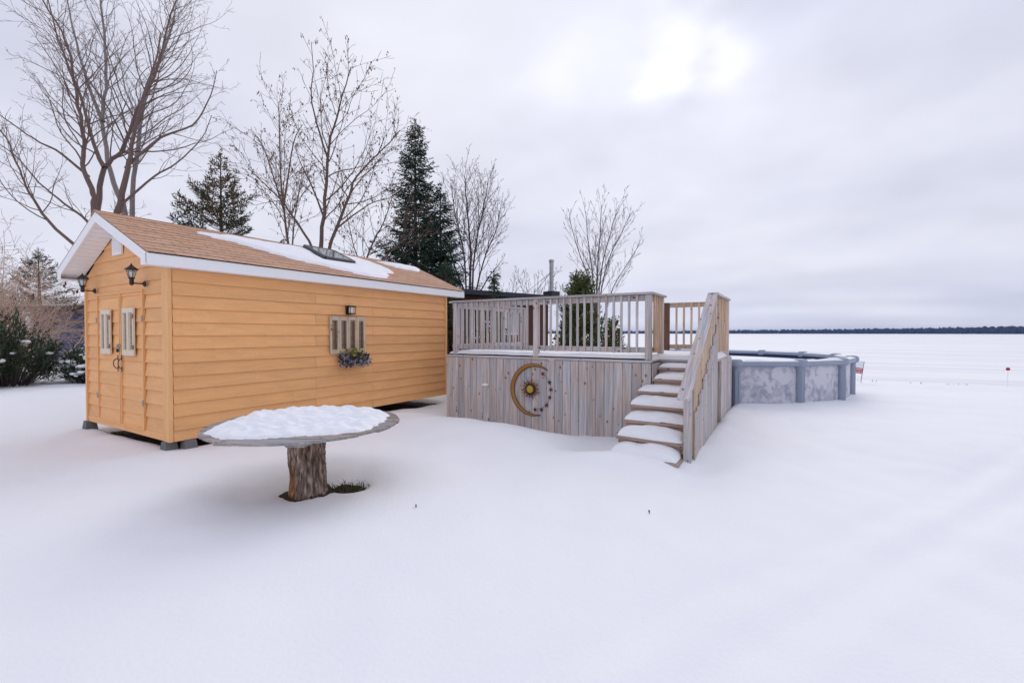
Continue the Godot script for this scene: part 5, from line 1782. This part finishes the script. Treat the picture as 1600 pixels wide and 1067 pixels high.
# evergreen: boughs in whorls, each a spine with side twigs set with needle sprays
func conifer(called: String, label: String, group: String, at: Vector3, h: float, rb: float, q: Dictionary, m: Material, seed_: int, top_mat: Material = null) -> void:
	rng.seed = seed_
	var t := thing(called, label, "tree", at, group)
	var wood := MB.new()
	var tp := PackedVector3Array()
	var tr := PackedFloat32Array()
	for i in 12:
		var f := i / 11.0
		tp.append(Vector3(0.02 * sin(f * 9.0), -0.3 + (h + 0.3) * f, 0.02 * cos(f * 7.0)))
		tr.append(lerpf(q.trunk, 0.008, f))
	wood.tube(tp, tr, 7)
	obj("trunk", wood, M.bark_dark, t)
	wood = MB.new()
	var nd := MB.new()
	var nd2 := MB.new()
	var y: float = q.low
	var az := 0.0
	while y < h - 0.15:
		var f: float = y / h
		var n: int = q.whorl
		for k in n:
			az += TAU / n + rr(-0.35, 0.35)
			var rl: float = rb * pow(1.0 - f, q.shape) * rr(q.var, 1.12) + 0.04
			if rr(0, 1) < q.gap: continue
			var d := Vector3(cos(az), 0, sin(az))
			var lift: float = lerpf(q.lift0, q.lift1, f)
			var p := Vector3(0, y + rr(-0.1, 0.1), 0)
			var pts := PackedVector3Array([p])
			var rd := PackedFloat32Array([0.006 + rl * 0.008])
			var seg := 5
			for i in seg:
				var g := (i + 1.0) / seg
				var slope: float = lift - q.droop * sin(g * PI * 0.75) + q.tip * g * g
				p += (d + Vector3.UP * slope).normalized() * rl / seg + rand_dir() * 0.02
				pts.append(p)
				rd.append(maxf(0.004, (0.006 + rl * 0.008) * (1.0 - g)))
			wood.tube(pts, rd, 4)
			var tw := maxi(3, int(rl * q.twigs))
			for j in tw:
				var g: float = lerpf(q.inner, 1.0, (j + rr(0, 1)) / tw)
				var i := mini(int(g * seg), seg - 1)
				var b := pts[i].lerp(pts[i + 1], g * seg - i)
				var ax := (pts[i + 1] - pts[i]).normalized()
				var s := ax.cross(Vector3.UP).normalized() * (1.0 if j % 2 == 0 else -1.0)
				var dd := (ax * rr(0.4, 1.0) + s * rr(0.3, 1.0) + Vector3.UP * rr(q.hang, q.hang + 0.5)).normalized()
				var tl: float = (0.10 + rl * 0.30 * (1.1 - g)) * rr(0.6, 1.2)
				var sp := maxi(2, int(tl * q.sprays))
				var dst := nd2 if top_mat and f > 0.62 and rr(0, 1) < 0.65 else nd
				dst.tint = grey(0.55, 1.0)
				for e in sp:
					var c := b + dd * tl * (e + rr(0, 1)) / sp
					leaf(dst, c, (dd + rand_dir() * q.spread).normalized(), q.needle * rr(0.7, 1.3), q.needle * q.fat)
		y += q.step * rr(0.8, 1.2) * (1.0 - 0.45 * f)
	# leader
	for e in 30:
		leaf(nd, Vector3(0, h - rr(0.0, 0.6), 0), (Vector3.UP + rand_dir() * 0.7).normalized(), q.needle, q.needle * q.fat)
	stuff(obj("boughs", wood, M.bark_dark, t))
	stuff(obj("needles", nd, m, t))
	if nd2.v.size(): stuff(obj("brown_needles", nd2, top_mat, t))

# low evergreen shrub: fans of foliage on rising stems
func shrub(called: String, label: String, group: String, at: Vector3, size: Vector3, count: int, m: Material, seed_: int, snow := 0) -> void:
	rng.seed = seed_
	var t := thing(called, label, "shrub", at, group)
	var wood := MB.new()
	var nd := MB.new()
	for k in count:
		var a := rr(0, TAU)
		var r := sqrt(rr(0, 1))
		var e := Vector3(cos(a) * r * size.x, size.y * rr(0.35, 1.0) * (1.0 - 0.45 * r * r), sin(a) * r * size.z)
		var b := Vector3(e.x * 0.25, -0.05, e.z * 0.25)
		var mid := b.lerp(e, 0.55) + Vector3(0, -0.08, 0)
		wood.tube(PackedVector3Array([b, mid, e]), PackedFloat32Array([0.014, 0.009, 0.004]), 4)
		for j in 9:
			var g := rr(0.35, 1.0)
			var p := mid.lerp(e, (g - 0.35) / 0.65)
			var d := ((e - mid).normalized() + rand_dir() * 0.8 + Vector3.UP * 0.2).normalized()
			nd.tint = warm(0.45, 1.0, 0.06)
			for i in 8:
				leaf(nd, p + d * i * 0.028, (d + rand_dir() * 0.75).normalized(), rr(0.07, 0.12), 0.014)
	stuff(obj("stems", wood, M.bark_dark, t))
	stuff(obj("foliage", nd, m, t))
	if snow > 0:
		var mb := MB.new()
		for k in snow:
			var a := rr(0, TAU)
			var r := sqrt(rr(0, 1)) * 0.95
			var c := at + Vector3(cos(a) * r * size.x, size.y * rr(0.35, 0.95) * (1.0 - 0.5 * r * r), sin(a) * r * size.z)
			var s := rr(0.05, 0.14)
			var i0 := mb.v.size()
			mb.sheet(9, 6, func(i: int, j: int) -> Vector3:
				var f := PI * j / 5.0
				var g := TAU * i / 8.0
				return c + Vector3(cos(g) * sin(f) * s, cos(f) * s * 0.38, sin(g) * sin(f) * s * 0.8), Vector3.ZERO, null, c)
			for i in range(i0, mb.v.size()):
				mb.n[i] = ((mb.v[i] - c) / Vector3(s, s * 0.38, s * 0.8)).normalized()
		stuff(tag(obj("shrub_snow", mb, M.snow), "pads of snow caught in the " + label, "snow"))

# tangle of arching bare stems
func thicket(called: String, label: String, group: String, at: Vector3, size: Vector3, stems: int, m: Material, seed_: int, red := 0) -> void:
	rng.seed = seed_
	var t := thing(called, label, "shrub", at, group)
	var big := MB.new()
	var fine := MB.new()
	var ends := []
	var q := tree_params(0.16, 0.34, -0.01, 2.3, 0.5, 0.75, 0.005)
	for k in stems:
		var a := rr(0, TAU)
		var b := Vector3(rr(-1, 1) * size.x * 0.45, -0.1, rr(-1, 1) * size.z * 0.45)
		var d := Vector3(cos(a) * 0.42, 1, sin(a) * 0.42).normalized()
		branch(big, fine, b, d, size.y * rr(0.7, 1.15), rr(0.016, 0.03), 2, q, ends)
	obj("stems", big, m, t)
	stuff(obj("twigs", fine, m, t))
	if red > 0:
		var mb := MB.new()
		for k in red:
			var e: PackedVector3Array = ends[rng.randi() % ends.size()]
			var p := e[e.size() - 1]
			mb.tint = warm(0.5, 1.0, 0.1)
			for j in 7: leaf(mb, p + rand_dir() * 0.05, (Vector3.UP + rand_dir() * 0.9).normalized(), rr(0.08, 0.14), 0.03)
		stuff(obj("dry_seed_heads", mb, M.red_leaf, t))

func far_shore() -> void:
	rng.seed = 91
	# wooded far shore: from ahead-left, far off, to the right, nearer
	var d0 := Vector3(-0.62, 0, -0.80)
	var line := PackedVector3Array()
	for i in 61:
		var px := lerpf(300.0, 2600.0, i / 60.0)
		var a := deg_to_rad(31.54)
		var s := (px - 800.0) / 720.5
		var dir := Vector3(-sin(a) + cos(a) * s, 0, -cos(a) - sin(a) * s)
		var dep := lerpf(3000.0, 1150.0, sm(700.0, 1800.0, px)) + 60.0 * na.get_noise_2d(i * 1.7, 5.0)
		line.append(dir * dep + Vector3(0, -0.9, 0))
	var mb := MB.new()
	mb.sheet(61, 5, func(i: int, j: int) -> Vector3:
		var p := line[i]
		var o := Vector3(p.x, 0, p.z).normalized()
		var h: float = [0.0, 2.2, 5.0, 9.0, 0.0][j]
		return p + o * [0.0, 12.0, 90.0, 260.0, 700.0][j] + Vector3.UP * (h * (1.0 + 0.8 * na.get_noise_2d(i * 1.3, 3.0)) - 0.1), Vector3.UP)
	struct("far_hills", mb, M.far_hill)
	# two crown shapes scattered along it
	for s in 2:
		var cm := MB.new()
		if s == 0: cm.lathe([Vector2(0.10, 0.0), Vector2(0.34, 0.12), Vector2(0.26, 0.42), Vector2(0.15, 0.74), Vector2(0.0, 1.0)], 7)
		else: cm.lathe([Vector2(0.12, 0.0), Vector2(0.42, 0.28), Vector2(0.46, 0.55), Vector2(0.30, 0.85), Vector2(0.0, 1.0)], 7)
		var mm := MultiMesh.new()
		mm.transform_format = MultiMesh.TRANSFORM_3D
		mm.use_colors = true
		mm.mesh = cm.mesh()
		mm.instance_count = 3200
		for k in 3200:
			var f := rr(0, 59.99)
			var i := int(f)
			var p := line[i].lerp(line[i + 1], f - i)
			var o := Vector3(p.x, 0, p.z).normalized()
			var back := pow(rr(0, 1), 1.6) * 230.0
			var y := lerpf(0.8, 8.0, back / 230.0)
			var clump := 0.5 + 0.5 * na.get_noise_2d(p.x * 0.03, p.z * 0.03 + back * 0.05)
			var hh := (rr(4.5, 10.0) + 8.0 * clump) * lerpf(0.95, 1.5, clampf((f - 18.0) / 20.0, 0, 1)) + (rr(0, 5) if rr(0, 1) < 0.05 else 0.0)
			var w := hh * rr(0.7, 1.1)
			mm.set_instance_transform(k, Transform3D(Basis(Vector3.UP, rr(0, TAU)).scaled(Vector3(w, hh, w)), p + o * (4.0 + back) + Vector3.UP * y))
			mm.set_instance_color(k, grey(0.55, 1.0))
		var mi := MultiMeshInstance3D.new()
		mi.name = "far_conifer_woods" if s == 0 else "far_leafy_woods"
		mi.multimesh = mm
		mi.material_override = M.far_haze_blue
		add_child(mi)
		stuff(tag(mi, "dark pointed conifers of the wooded far shore beyond the frozen lake" if s == 0 else "dark rounded crowns of the wooded far shore beyond the frozen lake", "woods"))

func P(a: Array) -> PackedVector3Array:
	var o := PackedVector3Array()
	for k in range(0, a.size(), 3): o.append(Vector3(a[k], a[k + 1], a[k + 2]))
	return o
